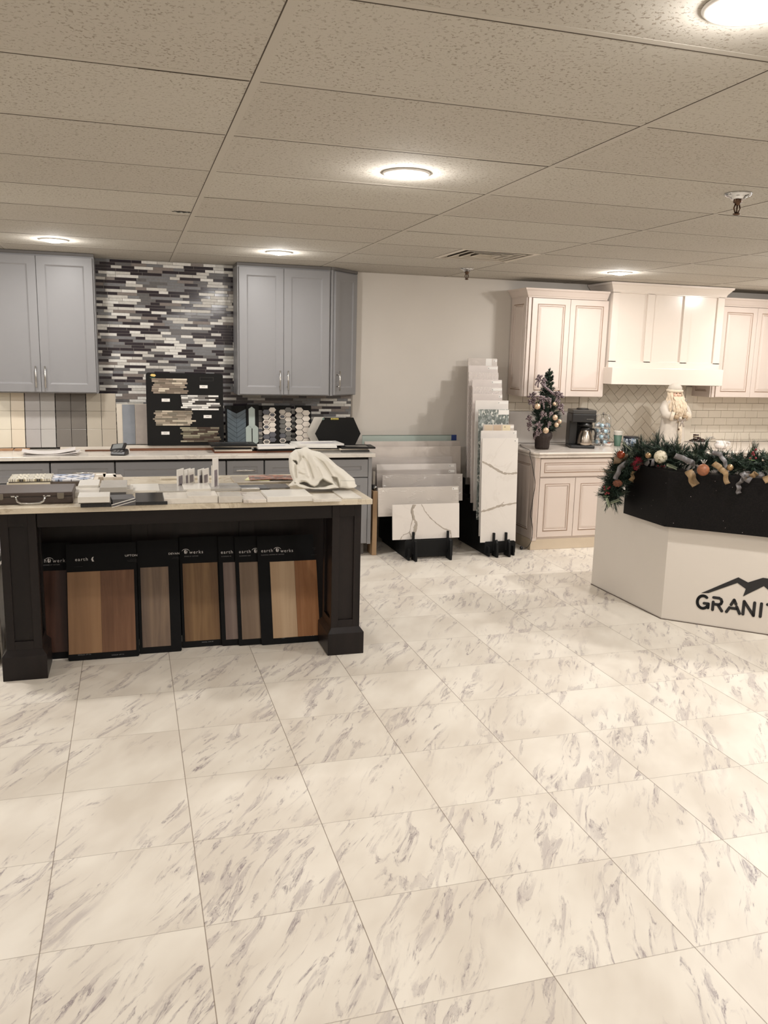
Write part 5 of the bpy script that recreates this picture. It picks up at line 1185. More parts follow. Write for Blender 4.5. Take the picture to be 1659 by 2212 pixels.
# ---- Christmas tree
def needles(m, c, d, n, ln, spread, wd=0.0022, rs=random):
    """spray of needles around a twig from c along d"""
    c = Vector(c); d = Vector(d).normalized(); a = d.orthogonal().normalized(); b = d.cross(a)
    for i in range(n):
        t_ = rs.random(); th = rs.random() * 6.283; r_ = spread * (0.6 + 0.4 * rs.random())
        s_ = c + d * (ln * 0.75 * t_); dirn = (d * 0.75 + (a * math.cos(th) + b * math.sin(th)) * r_).normalized(); tip = s_ + dirn * ln * (0.32 + 0.15 * rs.random())
        sd = dirn.cross(d + Vector((0.01, 0.02, 0.03))).normalized() * wd
        m.add([s_ - sd, s_ + sd, tip + sd * 0.3, tip - sd * 0.3], [(0, 1, 2, 3)])
t = NT('dark_green_needles'); oi = t.wn(t.mp(t.pos(), (40, 40, 40))); nz = t.noise(t.pos(), 30, 2)
t.set(color=t.ramp(nz, [(0.3, rgb(26, 38, 32)), (0.5, rgb(40, 56, 44)), (0.7, rgb(60, 78, 60))]), rough=0.6); NDL = t.m
t = NT('plaid_ribbon'); x, y, z = t.xyz(t.obj()); s1 = t.M('SINE', t.M('MULTIPLY', t.M('ADD', x, z), 420.0)); s2 = t.M('SINE', t.M('MULTIPLY', t.M('SUBTRACT', z, x), 260.0))
cc = t.mix(t.M('GREATER_THAN', s1, 0.55), rgb(66, 34, 42), rgb(170, 154, 152)); cc = t.mix(t.M('GREATER_THAN', s2, 0.7), cc, rgb(44, 28, 34)); t.set(color=cc, rough=0.4, sheen=0.3); RIBN = t.m
BARK = plain('dark_basket', (44, 32, 28), 0.7, var=0.2, scale=60, bump=0.5)
def ribbon_strip(m, pts, wd, wdir=None):
    pts = [Vector(p) for p in pts]; vs = []; 
    for i, p in enumerate(pts):
        d = (pts[min(i + 1, len(pts) - 1)] - pts[max(i - 1, 0)]).normalized(); s_ = (Vector(wdir) if wdir else Vector((0, 1, 0.2))).cross(d)
        if s_.length < 0.05: s_ = Vector((1, 0, 0))
        s_ = s_.normalized() * wd / 2; vs += [p - s_, p + s_]
    nn = Vector((0, 0.0012, 0)); k = len(vs); vs2 = vs + [v + nn for v in vs]
    fs = []
    for i in range(len(pts) - 1):
        a = 2 * i; fs += [(a, a + 1, a + 3, a + 2), (k + a, k + a + 2, k + a + 3, k + a + 1), (a, a + 2, k + a + 2, k + a), (a + 1, k + a + 1, k + a + 3, a + 3)]
    fs += [(0, k, k + 1, 1), (k - 2, k - 1, 2 * k - 1, 2 * k - 2)]
    o_ = m.smooth; m.smooth = True; m.add(vs2, fs); m.smooth = o_
def loop(m, c, u, size, wd, wdir=(0, 1, 0.3)):
    c = Vector(c); u = Vector(u).normalized(); v = Vector((0, -1, 0.15)); P = []
    for i in range(9):
        t_ = i / 8 * 2 * math.pi; P.append(c + u * size * (0.5 - 0.5 * math.cos(t_)) + v * size * 0.36 * math.sin(t_))
    ribbon_strip(m, P, wd, wdir)
def bow(m, c, s_=0.05, wd=0.03, rs=random, tails=2, n=5):
    for q in range(n):
        a = q * 6.283 / n + rs.random(); loop(m, c, (math.cos(a), -0.25, math.sin(a)), s_ * (0.8 + 0.4 * rs.random()), wd, (rs.uniform(-.6, .6), 1, rs.uniform(-.6, .6)))
    for q in range(tails):
        a = -math.pi / 2 + rs.uniform(-0.8, 0.8); c_ = Vector(c); ribbon_strip(m, [c_, c_ + Vector((math.cos(a) * s_ * .8, -0.012, math.sin(a) * s_ * .8)), c_ + Vector((math.cos(a) * s_ * 1.3 + rs.uniform(-.01, .01), -0.006, math.sin(a) * s_ * 1.7)), c_ + Vector((math.cos(a) * s_ * 1.7, -0.014, math.sin(a) * s_ * 2.3))], wd * 0.9)
tp = PZ(1171, 960, ZT); TY = 6.91; tx0 = PY(1171, 960, TY).x; ztop = PY(1183, 800, TY).z
o = thing('christmas_tree', 'small artificial Christmas tree with plaid ribbons in a dark ribbed pot on the white worktop', 'tree', (tx0, TY, ZT))
HT_ = ztop - ZT
pot = MB(); pot.lathe([(0.0, 0.0), (0.058, 0.0), (0.064, 0.02), (0.066, 0.075), (0.082, 0.10), (0.086, 0.125), (0.080, 0.150), (0.070, 0.158), (0.060, 0.150), (0.055, 0.13), (0, 0.13)], 48, rmod=lambda a, z: 1 + 0.035 * math.cos(a * 16))
pot.build('pot', BARK, o)
MB().tube([(0, 0, 0.12), (0.012, 0, HT_ * 0.5), (0.03, 0, HT_ - 0.03)], [0.012, 0.008, 0.003], 8).build('trunk', plain('trunk_brown', (60, 44, 34), 0.8), o)
rs = random.Random(11); f = MB()
def trad(q): return 0.155 * (1 - q) ** 0.72 + 0.012 if q > 0.12 else 0.125 + q * 0.3
for k in range(420):
    q = rs.random() ** 1.15; a = rs.random() * 6.283; zz = 0.16 + q * (HT_ - 0.18); r_ = trad(q) * (0.55 + 0.5 * rs.random())
    cx_ = 0.012 + 0.02 * q; base_ = Vector((cx_ + r_ * 0.35 * math.cos(a), r_ * 0.35 * math.sin(a), zz - 0.01))
    dirn = Vector((math.cos(a), math.sin(a), 0.28 + 0.6 * q))
    needles(f, base_, dirn, 30, max(0.04, r_ * 0.72), 0.75, 0.0024, rs)
for k in range(14): needles(f, (0.03, 0, HT_ - 0.09 + k * 0.006), (rs.uniform(-.3, .3), rs.uniform(-.3, .3), 1), 26, 0.04, 0.55, 0.002, rs)
f.build('foliage', NDL, o)
def TP(px, py, r_=0.0): p = PY(px, py, TY - r_); return p - Vector(o.location)
rb = MB()
for (px, py, s_, r_) in ((1164, 817, .045, .07), (1175, 822, .03, .07), (1150, 856, .055, .13), (1147, 868, .04, .13), (1171, 862, .05, .14), (1185, 864, .04, .13), (1207, 853, .055, .12), (1206, 866, .03, .12), (1210, 879, .045, .12), (1173, 895, .035, .16), (1143, 905, .035, .15), (1163, 918, .045, .16), (1190, 893, .025, .15), (1160, 936, .035, .14), (1143, 917, .03, .14), (1186, 915, .028, .15)):
    rb = MB(); bow(rb, TP(px, py, r_), s_ * 0.8, 0.017, rs, 2 if s_ > .04 else 1, 6); rb.build('ribbon_bow', RIBN, o)
rb = MB(); ribbon_strip(rb, [TP(1168, 826, .08), TP(1180, 838, .10), (TP(1192, 848, .12)), TP(1205, 857, .13)], 0.022)
rb.build('ribbon', RIBN, o); rb = MB(); ribbon_strip(rb, [TP(1150, 860, .15), TP(1162, 856, .16), TP(1178, 858, .16)], 0.018)
rb.build('ribbon', RIBN, o)
GOLDO = None
t = NT('gold_glitter_ornament'); nn_ = t.noise(t.mp(t.obj(), (60, 60, 60)), 1.0, 3, 0.6, 1.5)
t.set(color=t.ramp(nn_, [(0.42, rgb(216, 198, 168)), (0.5, rgb(168, 104, 76)), (0.56, rgb(222, 206, 178))]), rough=0.3, metal=0.35); GOLDO = t.m
tree = o
def ornament(loc, r_, label, mat, group, name='christmas_ornament', cat='ornament'):
    q = thing(name, label, cat, loc, group=group); MB().ball(r_, (0, 0, 0), n=20).build('ball', mat, q)
    MB().cyl(r_ * 0.16, r_ * 0.96, r_ * 1.12, n=10).build('cap', STEEL, q); return q
for px, py, r_, dep, lab_ in ((1161, 878, .026, .185, 'cream and copper ball ornament on the left side of the Christmas tree'), (1197.5, 872.5, .016, .16, 'smallest gold ball ornament, upper right on the Christmas tree'), (1199, 902, .025, .175, 'gold and copper ball ornament at the right middle of the Christmas tree'),
                              (1208.5, 910.5, .020, .13, 'shiny copper ball ornament at the right edge of the Christmas tree'), (1202, 918, .022, .14, 'rose copper ball ornament below the other two on the right of the Christmas tree'), (1179, 930, .027, .175, 'gold ball ornament at the bottom front of the Christmas tree above the pot')):
    ornament(TP(px, py, dep) + Vector(tree.location), r_, lab_, GOLDO, 'gold ball ornaments on the Christmas tree')

# ---- coffee maker
CM = thing('coffee_maker', 'black drip coffee maker with a stainless steel thermal carafe', 'coffee maker', (PY(1253, 962, 7.02).x, 7.02, ZT), (0, 0, -0.30))
CMB = plain('satin_black_plastic', (30, 29, 29), 0.35); SST = plain('stainless_steel', (176, 166, 154), 0.24, 1.0, var=0.03)
zc = PY(1250, 884, 7.02).z - ZT
MB().box(-0.115, 0.11, -0.125, 0.125, 0, 0.028).build('base_plate', CMB, CM, 0.008)
MB().box(-0.115, 0.11, 0.02, 0.125, 0.028, zc - 0.055).build('water_tank', CMB, CM, 0.008)
MB().box(-0.115, -0.04, -0.02, 0.03, 0.028, zc - 0.06).build('left_wall', CMB, CM, 0.006)
MB().box(-0.115, 0.11, -0.115, 0.125, zc - 0.115, zc - 0.035).build('brew_head', CMB, CM, 0.01)
MB().box(-0.113, 0.108, -0.113, 0.123, zc - 0.036, zc).build('top_band', plain('dark_grey_plastic', (66, 64, 62), 0.25), CM, 0.008)
MB().lathe([(0, 0), (0.055, 0), (0.058, 0.004), (0.05, 0.011), (0, 0.012)], 28, (0.0, 0.0, zc)).build('lid', CMB, CM)
MB().lathe([(0.0, 0.0), (0.05, 0), (0.062, -0.03), (0.066, -0.04), (0, -0.04)][::-1], 28, (0.03, -0.05, zc - 0.11)).build('filter_basket', CMB, CM)
MB().box(0.02, 0.085, -0.1165, -0.114, zc - 0.088, zc - 0.080).build('badge', CHROME, CM)
ct = thing('carafe', None, None, (0.028, -0.055, 0.029)); ct.parent = CM
MB().lathe([(0.0, 0.0), (0.070, 0.0), (0.074, 0.006), (0.073, 0.03), (0.064, 0.09), (0.050, 0.132), (0.046, 0.138), (0.0, 0.138)], 40).build('steel_body', SST, ct)
MB().lathe([(0.046, 0.136), (0.050, 0.142), (0.044, 0.158), (0.03, 0.164), (0, 0.165)], 32).build('carafe_lid', CMB, ct)
hm = MB(); hm.tube([(0.045, -0.03, 0.15), (0.075, -0.055, 0.148), (0.084, -0.062, 0.12), (0.082, -0.06, 0.075), (0.078, -0.057, 0.05)], [0.010, 0.011, 0.011, 0.010, 0.007], 10); hm.build('carafe_handle', CMB, ct)

# ---- pod carousel with pods
px0 = PY(1299, 955, 7.16).x
car = thing('pod_carousel', 'chrome wire coffee-pod carousel right of the coffee maker', 'pod holder', (px0, 7.16, ZT))
hc = PY(1299, 890, 7.16).z - ZT; m = MB(); RC = 0.076
m.lathe([(0.0, 0.0), (0.07, 0.0), (0.072, 0.005), (0, 0.008)], 28); m.build('base_disc', CHROME, car)
m = MB()
m.tube([(0, 0, 0.005), (0, 0, hc - 0.02)], 0.003, 8); m.ball(0.010, (0, 0, hc - 0.012))
for k in range(10):
    a = k * math.pi / 5; m.tube([(RC * math.cos(a), RC * math.sin(a), 0.008), (RC * math.cos(a), RC * math.sin(a), hc - 0.055), (RC * 0.72 * math.cos(a), RC * 0.72 * math.sin(a), hc - 0.028), (0, 0, hc - 0.02)], 0.0016, 5)
for zz in (0.012, 0.068, 0.124, 0.18):
    m.tube([(RC * math.cos(a), RC * math.sin(a), zz) for a in [i * math.pi / 12 for i in range(25)]], 0.0014, 5)
m.build('wire_frame', CHROME, car)
POD = plain('white_pod_cup', (206, 204, 204), 0.35); FOIL = plain('pale_blue_foil', (166, 190, 200), 0.3, 0.3)
first = None
for k in range(5):
    for q in range(4):
        a = -math.pi / 2 + (k - 2) * 2 * math.pi / 5 + (math.pi / 5 if q % 2 else 0); loc = (px0 + 0.050 * math.cos(a), 7.16 + 0.050 * math.sin(a), ZT + 0.034 + 0.0525 * q)
        if first is None:
            first = thing('coffee_pod', 'white coffee pod with a pale blue foil lid in the chrome carousel', 'coffee pod', group='coffee pods in the carousel')
            MB().lathe([(0, -0.018), (0.014, -0.018), (0.0185, 0.012), (0.0, 0.012)], 18, axis='Y').build('cup', POD, first)
            MB().lathe([(0.0, -0.019), (0.0215, -0.019), (0.0215, -0.0175), (0, -0.0175)], 18, axis='Y').build('foil_lid', FOIL, first)
            pd_ = first
        else: pd_ = copy_tree(first)
        pd_.location = loc; pd_.rotation_euler = (R(-12), 0, a + math.pi / 2)
# ---- dish, cups, tin
p = PY(1312, 958, 7.10)
o = thing('small_dish', 'small white ceramic dish between the pod carousel and the paper cups', 'dish', (p.x, 7.10, ZT)); MB().lathe([(0, 0), (0.034, 0), (0.044, 0.022), (0.043, 0.028), (0.038, 0.024), (0.030, 0.008), (0, 0.006)], 28).build('bowl', plain('white_ceramic', (224, 218, 212), 0.2), o)
o = MB().lathe([(0, 0), (0.016, 0.002), (0.017, 0.010), (0, 0.014)], 14).build('orange_wrapper', plain('terracotta_wrapper', (176, 104, 78), 0.4)); o.location = (p.x + 0.012, 7.10, ZT + 0.022); tag(o, 'small orange sweet lying in the white dish', 'sweet')
p = PY(1333.5, 958, 7.10)
CUPG = plain('green_paper_cup', (84, 112, 96), 0.5); CUPW = plain('cup_rim_white', (226, 220, 210), 0.5)
for k in range(4):
    lab_ = ['green paper cup at the bottom of the nested stack', 'second green paper cup of the nested stack, only its white rim showing', 'third green paper cup of the nested stack, only its white rim showing', 'topmost green paper cup of the nested stack'][k]
    q = thing('paper_cup', lab_, 'cup', (p.x, 7.10, ZT + 0.0006 + 0.0105 * k), group='nested green paper cups')
    MB().lathe([(0, 0), (0.029, 0), (0.0295, 0.002), (0.040, 0.108), (0.0385, 0.108), (0.028, 0.004), (0, 0.003)], 36).build('cup_wall', CUPG if k == 0 else CUPW, q)
    MB().lathe([(0.0385, 0.106), (0.042, 0.106), (0.0425, 0.109), (0.041, 0.1115), (0.0385, 0.110)], 36, cap=False).build('rolled_rim', CUPW, q)
p = PY(1362, 958, 7.04)
o = thing('snowy_tin', 'blue and white wintry tin half hidden by the garland', 'tin', (p.x, 7.04, ZT))
t = NT('blue_white_scene'); z_ = t.noise(t.mp(t.obj(), (30, 30, 14)), 1.0, 3); t.set(color=t.ramp(z_, [(0.42, rgb(70, 92, 116)), (0.5, rgb(206, 212, 218)), (0.58, rgb(46, 54, 66))]), rough=0.3)
MB().lathe([(0, 0), (0.070, 0), (0.070, 0.088), (0, 0.088)], 36).build('tin_wall', t.m, o); MB().lathe([(0, 0), (0.073, 0), (0.073, 0.010), (0.069, 0.013), (0, 0.013)], 36, (0, 0, 0.086)).build('lid', plain('navy_lid', (40, 38, 48), 0.3), o)

# ---- bearded figurine
FX = PY(1448, 960, 6.83).x; FY_ = 6.83
fg = thing('bearded_figurine', 'tall bearded man figurine in a cream fur-trimmed robe and cap, arms held forward', 'figurine', (FX, FY_, ZT))
hF = PY(1448, 827, FY_).z - ZT
ROBE = plain('cream_robe_cloth', (196, 187, 175), 0.9, var=0.04, scale=30); FUR = plain('cream_fur', (214, 200, 180), 0.95, var=0.08, scale=60, bump=0.8); SKIN = plain('figurine_skin', (228, 190, 168), 0.5); BRD = plain('cream_beard_hair', (214, 196, 172), 0.8, var=0.1, scale=50); GLV = plain('tan_mitten', (168, 146, 120), 0.9)
sc = hF / 0.60
def Z_(v): return v * sc
b = MB(); b.lathe([(0, 0), (0.125, 0), (0.122, 0.05), (0.108, Z_(0.20)), (0.098, Z_(0.32)), (0.105, Z_(0.38)), (0.085, Z_(0.44)), (0.04, Z_(0.47)), (0, Z_(0.47))], 40, rmod=lambda a, z: 1 + 0.04 * math.sin(a * 11) * max(0, 1 - z / 0.4))
b.build('robe', ROBE, fg)
b = MB(); b.ball(0.052, (0, -0.005, Z_(0.495)), (1, 1, 1.15), 20); b.ball(0.010, (0.0, -0.058, Z_(0.495)), (1, 1, 1.1), 10)
for q in (-1, 1): b.ball(0.014, (q * 0.022, -0.048, Z_(0.490)), n=10)
hd = b.build('head', SKIN, fg)
b = MB()
for q in (-1, 1): b.ball(0.005, (q * 0.018, -0.053, Z_(0.508)), n=8)
b.build('eyes', INK, hd)
rs = random.Random(3)
def strands(m, n, f0, f1, r0, r1):
    for k in range(n):
        a = f0(k / max(1, n - 1)); e = f1(k / max(1, n - 1), a); wv = rs.uniform(0.004, 0.010); ph = rs.random() * 6; P = []
        for i in range(10):
            t_ = i / 9; v = Vector(a).lerp(Vector(e), t_); v.x += wv * math.sin(t_ * 11 + ph); v.y -= 0.018 * math.sin(t_ * 3.1) + wv * 0.5 * math.cos(t_ * 13 + ph); P.append(v)
        m.tube(P, [r0 * (1 - 0.2 * i / 9) if i < 8 else r1 for i in range(10)], 6)
b = MB()
strands(b, 34, lambda t_: ((t_ - 0.5) * 0.10, -0.052 + 0.02 * abs(t_ - .5) * 2, Z_(0.475) + rs.uniform(-.01, .01)), lambda t_, a: ((t_ - 0.5) * 0.15 + rs.uniform(-.01, .01), -0.095 - rs.uniform(0, .02), Z_(0.36 - 0.10 * (1 - abs(t_ - 0.5) * 2) + rs.uniform(-.03, .02))), 0.0085, 0.003)
strands(b, 20, lambda t_: ((t_ - 0.5) * 0.09, -0.060, Z_(0.478)), lambda t_, a: ((t_ - 0.5) * 0.10, -0.115, Z_(0.33 + rs.uniform(-.04, .02))), 0.0075, 0.003)
b.build('beard', BRD, fg)
b = MB()
for s_ in (-1, 1): strands(b, 14, lambda t_: (s_ * (0.045 + 0.012 * t_), -0.03 + 0.05 * t_, Z_(0.53)), lambda t_, a: (s_ * (0.085 + 0.02 * t_), -0.07 + 0.08 * t_, Z_(0.31 + rs.uniform(-.03, .05))), 0.0095, 0.004)
b.build('long_hair', BRD, fg)
b = MB(); b.ball(0.062, (0.002, 0.005, Z_(0.548)), (1.08, 1.0, 0.80), 24); b.build('cap', ROBE, fg)
b = MB(); n = 40; b.tube([(0.066 * math.cos(a), 0.004 + 0.062 * math.sin(a), Z_(0.530) + 0.004 * math.sin(a)) for a in [i * 6.2832 / n for i in range(n + 1)]], [0.013 + 0.002 * rs.random() for _ in range(n + 1)], 8); b.build('fur_band', FUR, fg)
for s_ in (-1, 1):
    b = MB(); b.tube([(s_ * 0.075, 0.01, Z_(0.42)), (s_ * 0.115, -0.02, Z_(0.365)), (s_ * 0.12, -0.06, Z_(0.32)), (s_ * 0.085, -0.10, Z_(0.305))], [0.038, 0.046, 0.040, 0.034], 14, (1, 0.9)); b.build('sleeve', ROBE, fg)
    b = MB(); b.tube([(s_ * 0.090, -0.094, Z_(0.308)), (s_ * 0.066, -0.112, Z_(0.302))], [0.042, 0.040], 14); b.build('fur_cuff', FUR, fg)
    b = MB(); b.ball(0.022, (s_ * 0.048, -0.125, Z_(0.300)), (1.25, 1, 0.9), 14); b.ball(0.009, (s_ * 0.036, -0.135, Z_(0.318)), (1, 1, 1.4), 8); b.build('mitten', GLV, fg)
b = MB(); b.tube([(0, -0.118, Z_(0.30)), (0.002, -0.128, Z_(0.18)), (-0.004, -0.13, 0.02)], [0.016, 0.022, 0.02], 10, (1.0, 0.5)); b.build('fur_front', FUR, fg)
b = MB(); b.tube([(0.095, 0.05, Z_(0.36)), (0.16, 0.055, Z_(0.44))], 0.006, 6)
for a in (0.4, 1.5, 2.8): b.tube([(0.15, 0.05, Z_(0.43)), (0.15 + 0.035 * math.cos(a), 0.05, Z_(0.43) + 0.035 * math.sin(a))], 0.005, 6)
b.build('silver_twigs', plain('silver_grey_twigs', (166, 160, 152), 0.4, 0.4), fg)
m = MB(); c_ = Vector((0.006, -0.140, Z_(0.265)))
ribbon_strip(m, [c_, c_ + Vector((-0.03, -0.004, 0.022)), c_ + Vector((-0.045, 0, 0.004)), c_], 0.014); ribbon_strip(m, [c_, c_ + Vector((0.03, -0.004, 0.022)), c_ + Vector((0.045, 0, 0.004)), c_], 0.014)
ribbon_strip(m, [c_, c_ + Vector((-0.02, -.002, -.05))], 0.012); ribbon_strip(m, [c_, c_ + Vector((0.024, -.002, -.055))], 0.012); m.build('bow', plain('taupe_satin', (150, 138, 128), 0.35), fg)
b = MB(); b.ball(0.009, (-0.022, -0.136, Z_(0.19)), n=12); b.build('bell', BRONZE, fg)

# ---- bowl of dark chocolates and white pitcher, twigs
p = PY(1508, 968, 6.86)
bw_ = thing('footed_bowl', 'white footed bowl heaped with dark chocolates, right of the bearded figurine', 'bowl', (p.x, 6.86, ZT))
zb = PY(1508, 954, 6.86).z - ZT
MB().lathe([(0, 0), (0.055, 0), (0.05, 0.01), (0.018, 0.02), (0.02, 0.03), (0.08, zb - 0.02), (0.105, zb), (0.102, zb + 0.003), (0.076, zb - 0.012), (0.0, 0.036)], 40).build('bowl', plain('white_ceramic', (224, 218, 212), 0.2), bw_)
CHO = plain('dark_chocolate', (52, 30, 26), 0.3)
rs = random.Random(5); pos_ = [(a, r_) for a, r_ in [(i * 0.9, 0.07) for i in range(7)]] + [(i * 1.25, 0.038) for i in range(5)] + [(0, 0)]
hts = [0.0] * 7 + [0.014] * 5 + [0.026]
fc = None
for (a, r_), hz in zip(pos_, hts):
    if fc is None: fc = MB().lathe([(0, -0.009), (0.019, -0.009), (0.021, 0.0), (0.018, 0.009), (0, 0.011)], 14).build('chocolate', CHO); tag(fc, 'dark wrapped chocolate in the heap in the white footed bowl', 'chocolate', 'chocolates in the white bowl'); q = fc
    else: q = fc.copy(); COL.objects.link(q)
    q.location = (p.x + r_ * math.cos(a), 6.86 + r_ * math.sin(a), ZT + zb + 0.004 + hz); q.rotation_euler = (rs.uniform(-.4, .4), rs.uniform(-.4, .4), 0)
q = thing('cream_cookie', 'dark sandwich cookie with a cream filling, topmost in the white footed bowl', 'cookie', (p.x - 0.045, 6.85, ZT + zb + 0.040))
MB().cyl(0.026, 0.0, 0.010, n=22).build('lower_wafer', CHO, q); MB().cyl(0.024, 0.010, 0.020, n=22).build('cream', plain('cookie_cream', (220, 206, 180), 0.5), q); MB().cyl(0.026, 0.020, 0.031, n=22).build('upper_wafer', CHO, q)
p = PY(1556, 972, 6.80)
q = thing('white_pitcher', 'white glazed jug beside the bowl of chocolates, low behind the garland', 'jug', (p.x, 6.80, ZT)); ph_ = PY(1556, 955, 6.8).z - ZT
MB().lathe([(0, 0), (0.04, 0), (0.062, 0.025), (0.064, 0.045), (0.045, ph_ * .9), (0.052, ph_ + 0.01), (0.048, ph_ + 0.01), (0.04, ph_ * .9), (0, 0.02)], 32).build('jug_body', plain('white_ceramic', (224, 218, 212), 0.12), q)
MB().tube([(0.05, 0, ph_), (0.09, -0.01, ph_ * .95), (0.095, -0.01, ph_ * .5), (0.06, 0, 0.03)], 0.008, 8).build('jug_handle', plain('white_ceramic', (224, 218, 212), 0.12), q)
# silver antler branch standing in the bowl's shade
p = PY(1522, 962, 6.80)
m = MB(); A = PY(1520, 960, 6.80); B_ = PY(1532, 946, 6.80); C_ = PY(1541, 943, 6.80); m.tube([Vector((A.x, 6.80, ZT)), A, B_, C_], [0.012, 0.012, 0.009, 0.004], 8); m.tube([B_, PY(1545, 947, 6.80)], [0.007, 0.003], 6)
o = m.build('silver_antler', plain('silver_grey_twigs', (166, 160, 152), 0.4, 0.4)); tag(o, 'silver antler-like ornament rising between the bowl and the jug', 'ornament')

# power cord on the cream cabinet
m = MB(); pts = [PY(1145, 957, 7.25)] + [Vector((PY(px, py, 6.99).x, PY(px, py, 6.99).y, 0.889)) for px, py in ((1152, 962),)]
pts = [Vector((4.0, 7.2, 0.892)), Vector((3.6, 7.3, 0.892)), Vector((3.47, 7.1, 0.892)), Vector((3.42, 6.9, 0.892)), Vector((3.372, 6.72, 0.893)), Vector((3.362, 6.70, 0.86)), Vector((3.364, 6.66, 0.80)), Vector((3.382, 6.655, 0.72)), Vector((3.404, 6.648, 0.60)), Vector((3.385, 6.648, 0.42)), Vector((3.375, 6.645, 0.33)), Vector((3.402, 6.648, 0.22)), Vector((3.404, 6.652, 0.10)), Vector((3.37, 6.66, 0.03)), Vector((3.32, 6.68, 0.006))]
def smooth_pts(P, n=5):
    out = []
    for i in range(len(P) - 1):
        p0, p1, p2, p3 = P[max(0, i - 1)], P[i], P[i + 1], P[min(len(P) - 1, i + 2)]
        for k in range(n):
            t_ = k / n; out.append(0.5 * ((2 * p1) + (p2 - p0) * t_ + (2 * p0 - 5 * p1 + 4 * p2 - p3) * t_ ** 2 + (3 * p1 - p0 - 3 * p2 + p3) * t_ ** 3))
    return out + [P[-1]]
m.tube(smooth_pts(pts), 0.0028, 6); o = m.build('power_cord', BLKP, CM); o.matrix_parent_inverse = (Matrix.Translation(CM.location) @ Matrix.Rotation(CM.rotation_euler.z, 4, 'Z')).inverted()
p = PZ(1126, 1187, 0.0); o = MB().ball(0.016, (0, 0, 0.016), (1, 1, 1), 14).build('floor_plug', BLKP); o.location = (p.x, p.y, 0); tag(o, 'small black round stopper on the floor beside the cream base cabinet', 'stopper')
# ================================================================== RECEPTION DESK
DSK = plain('white_desk_laminate', (214, 206, 196), 0.5, var=0.015, scale=3)
o = thing('reception_desk', 'white faceted reception desk with a black granite transaction ledge and mountain logo', 'reception desk', (3.355, 4.624, 0)); OD = Vector((3.355, 4.624))
d45 = Vector((0.7312, -0.6822)); nrm = Vector((-0.6822, -0.7312))
def dp(s_, off=0.0): v = OD + d45 * s_ + nrm * off; return (v.x - OD.x, v.y - OD.y)
Lf = 1.9
body = [(-0.009, 0.887), (0, 0), dp(Lf), (dp(Lf)[0] + 0.9, dp(Lf)[1]), (dp(Lf)[0] + 0.9, dp(Lf)[1] + 0.6), (dp(Lf, -0.65)[0] + 0.1, dp(Lf, -0.65)[1]), dp(0.28, -0.62), (0.62, 0.887)]
MB().prism(body, 0.0, 0.752).build('body', DSK, o, 0.002)
inner = [(0.02, 0.44), (0.02, 0.02), (dp(Lf)[0] - 0.0, dp(Lf)[1] + 0.03), (dp(Lf)[0] + 0.2, dp(Lf)[1] + 0.22), (0.28, 0.12), (0.28, 0.44)]
MB().prism(inner, 0.752, 0.965).build('riser', DSK, o)
MB().sweep([(-0.012, 0.887), (-0.003, -0.001), dp(Lf, 0.003)], [(0, 0.0), (0.002, 0.0), (0.002, 0.006), (0, 0.006)]).build('base_seam', plain('seam_brown', (96, 84, 74), 0.7), o)
GRA = None
t = NT('black_galaxy_granite'); sp = t.noise(t.pos(), 110, 1, 0.5); vv = t.n('ShaderNodeTexVoronoi', {'Vector': t.pos(), 'Scale': 34.0}).outputs[0]
mk = t.M('LESS_THAN', vv, 0.055); pk = t.wn(t.n('ShaderNodeTexVoronoi', {'Vector': t.pos(), 'Scale': 34.0}).outputs[2]); mk = t.M('MULTIPLY', mk, t.M('GREATER_THAN', pk, 0.55))
t.set(color=t.mix(mk, t.ramp(sp, [(0.4, rgb(9, 8, 9)), (0.7, rgb(20, 17, 17))]), rgb(200, 190, 186)), rough=0.4, spec=0.15); GRA = t.m
ow = 0.055
led = [(-0.055, 0.456), (-0.055, -0.022), dp(Lf, ow), (dp(Lf, ow)[0] + 0.35, dp(Lf, ow)[1] + 0.30), (0.33, 0.14), (0.33, 0.456)]
# granite apron (front faces) and top
ap = MB(); ap.prism([(-0.055, 0.456), (-0.055, -0.022), dp(Lf, ow), dp(Lf, ow - 0.03), (-0.025, -0.010), (-0.025, 0.456)], 0.637, 0.9655); ap.build('granite_apron', GRA, o, 0.001)
MB().prism(led, 0.965, 1.0).build('granite_top', GRA, o, 0.001)

# lettering: stencil strokes on the angled face
LET = plain('black_vinyl', (26, 25, 27), 0.4)
sg = thing('desk_sign_lettering', None, None, (0, 0, 0)); sg.parent = o
sg.rotation_euler = (0, 0, math.atan2(d45.y, d45.x)); sg.location = (nrm.x * 0.001, nrm.y * 0.001, 0)
def stroke(m, pts, w_, n=8):
    """flat rounded stroke in the x-z plane"""
    for (x0, z0), (x1, z1) in zip(pts[:-1], pts[1:]):
        a = math.atan2(z1 - z0, x1 - x0); P = []
        for i in range(n + 1): b_ = a - math.pi / 2 + math.pi * i / n; P.append((x1 + w_ * math.cos(b_), z1 + w_ * math.sin(b_)))
        for i in range(n + 1): b_ = a + math.pi / 2 + math.pi * i / n; P.append((x0 + w_ * math.cos(b_), z0 + w_ * math.sin(b_)))
        m.prism(P, -0.002, 0.0, 'Y')
def face_s(px, py):
    p = PN(px, py, (3.355, 4.624, 0), Vector((nrm.x, nrm.y, 0))); return (p.to_2d() - OD).dot(d45), p.z
hL = 0.094; w_ = 0.0092
def cap(name, paths, x, zb, wid):
    m = MB()
    for P in paths: stroke(m, [(x + a * wid, zb + b * hL) for a, b in P], w_)
    return m.build(name, LET, sg)
arcG = [(0.5 + 0.5 * math.cos(R(a)), 0.5 + 0.5 * math.sin(R(a))) for a in range(52, 352, 12)]
s0, zz0 = face_s(1506, 1320); s1, zz1 = face_s(1640, 1327)
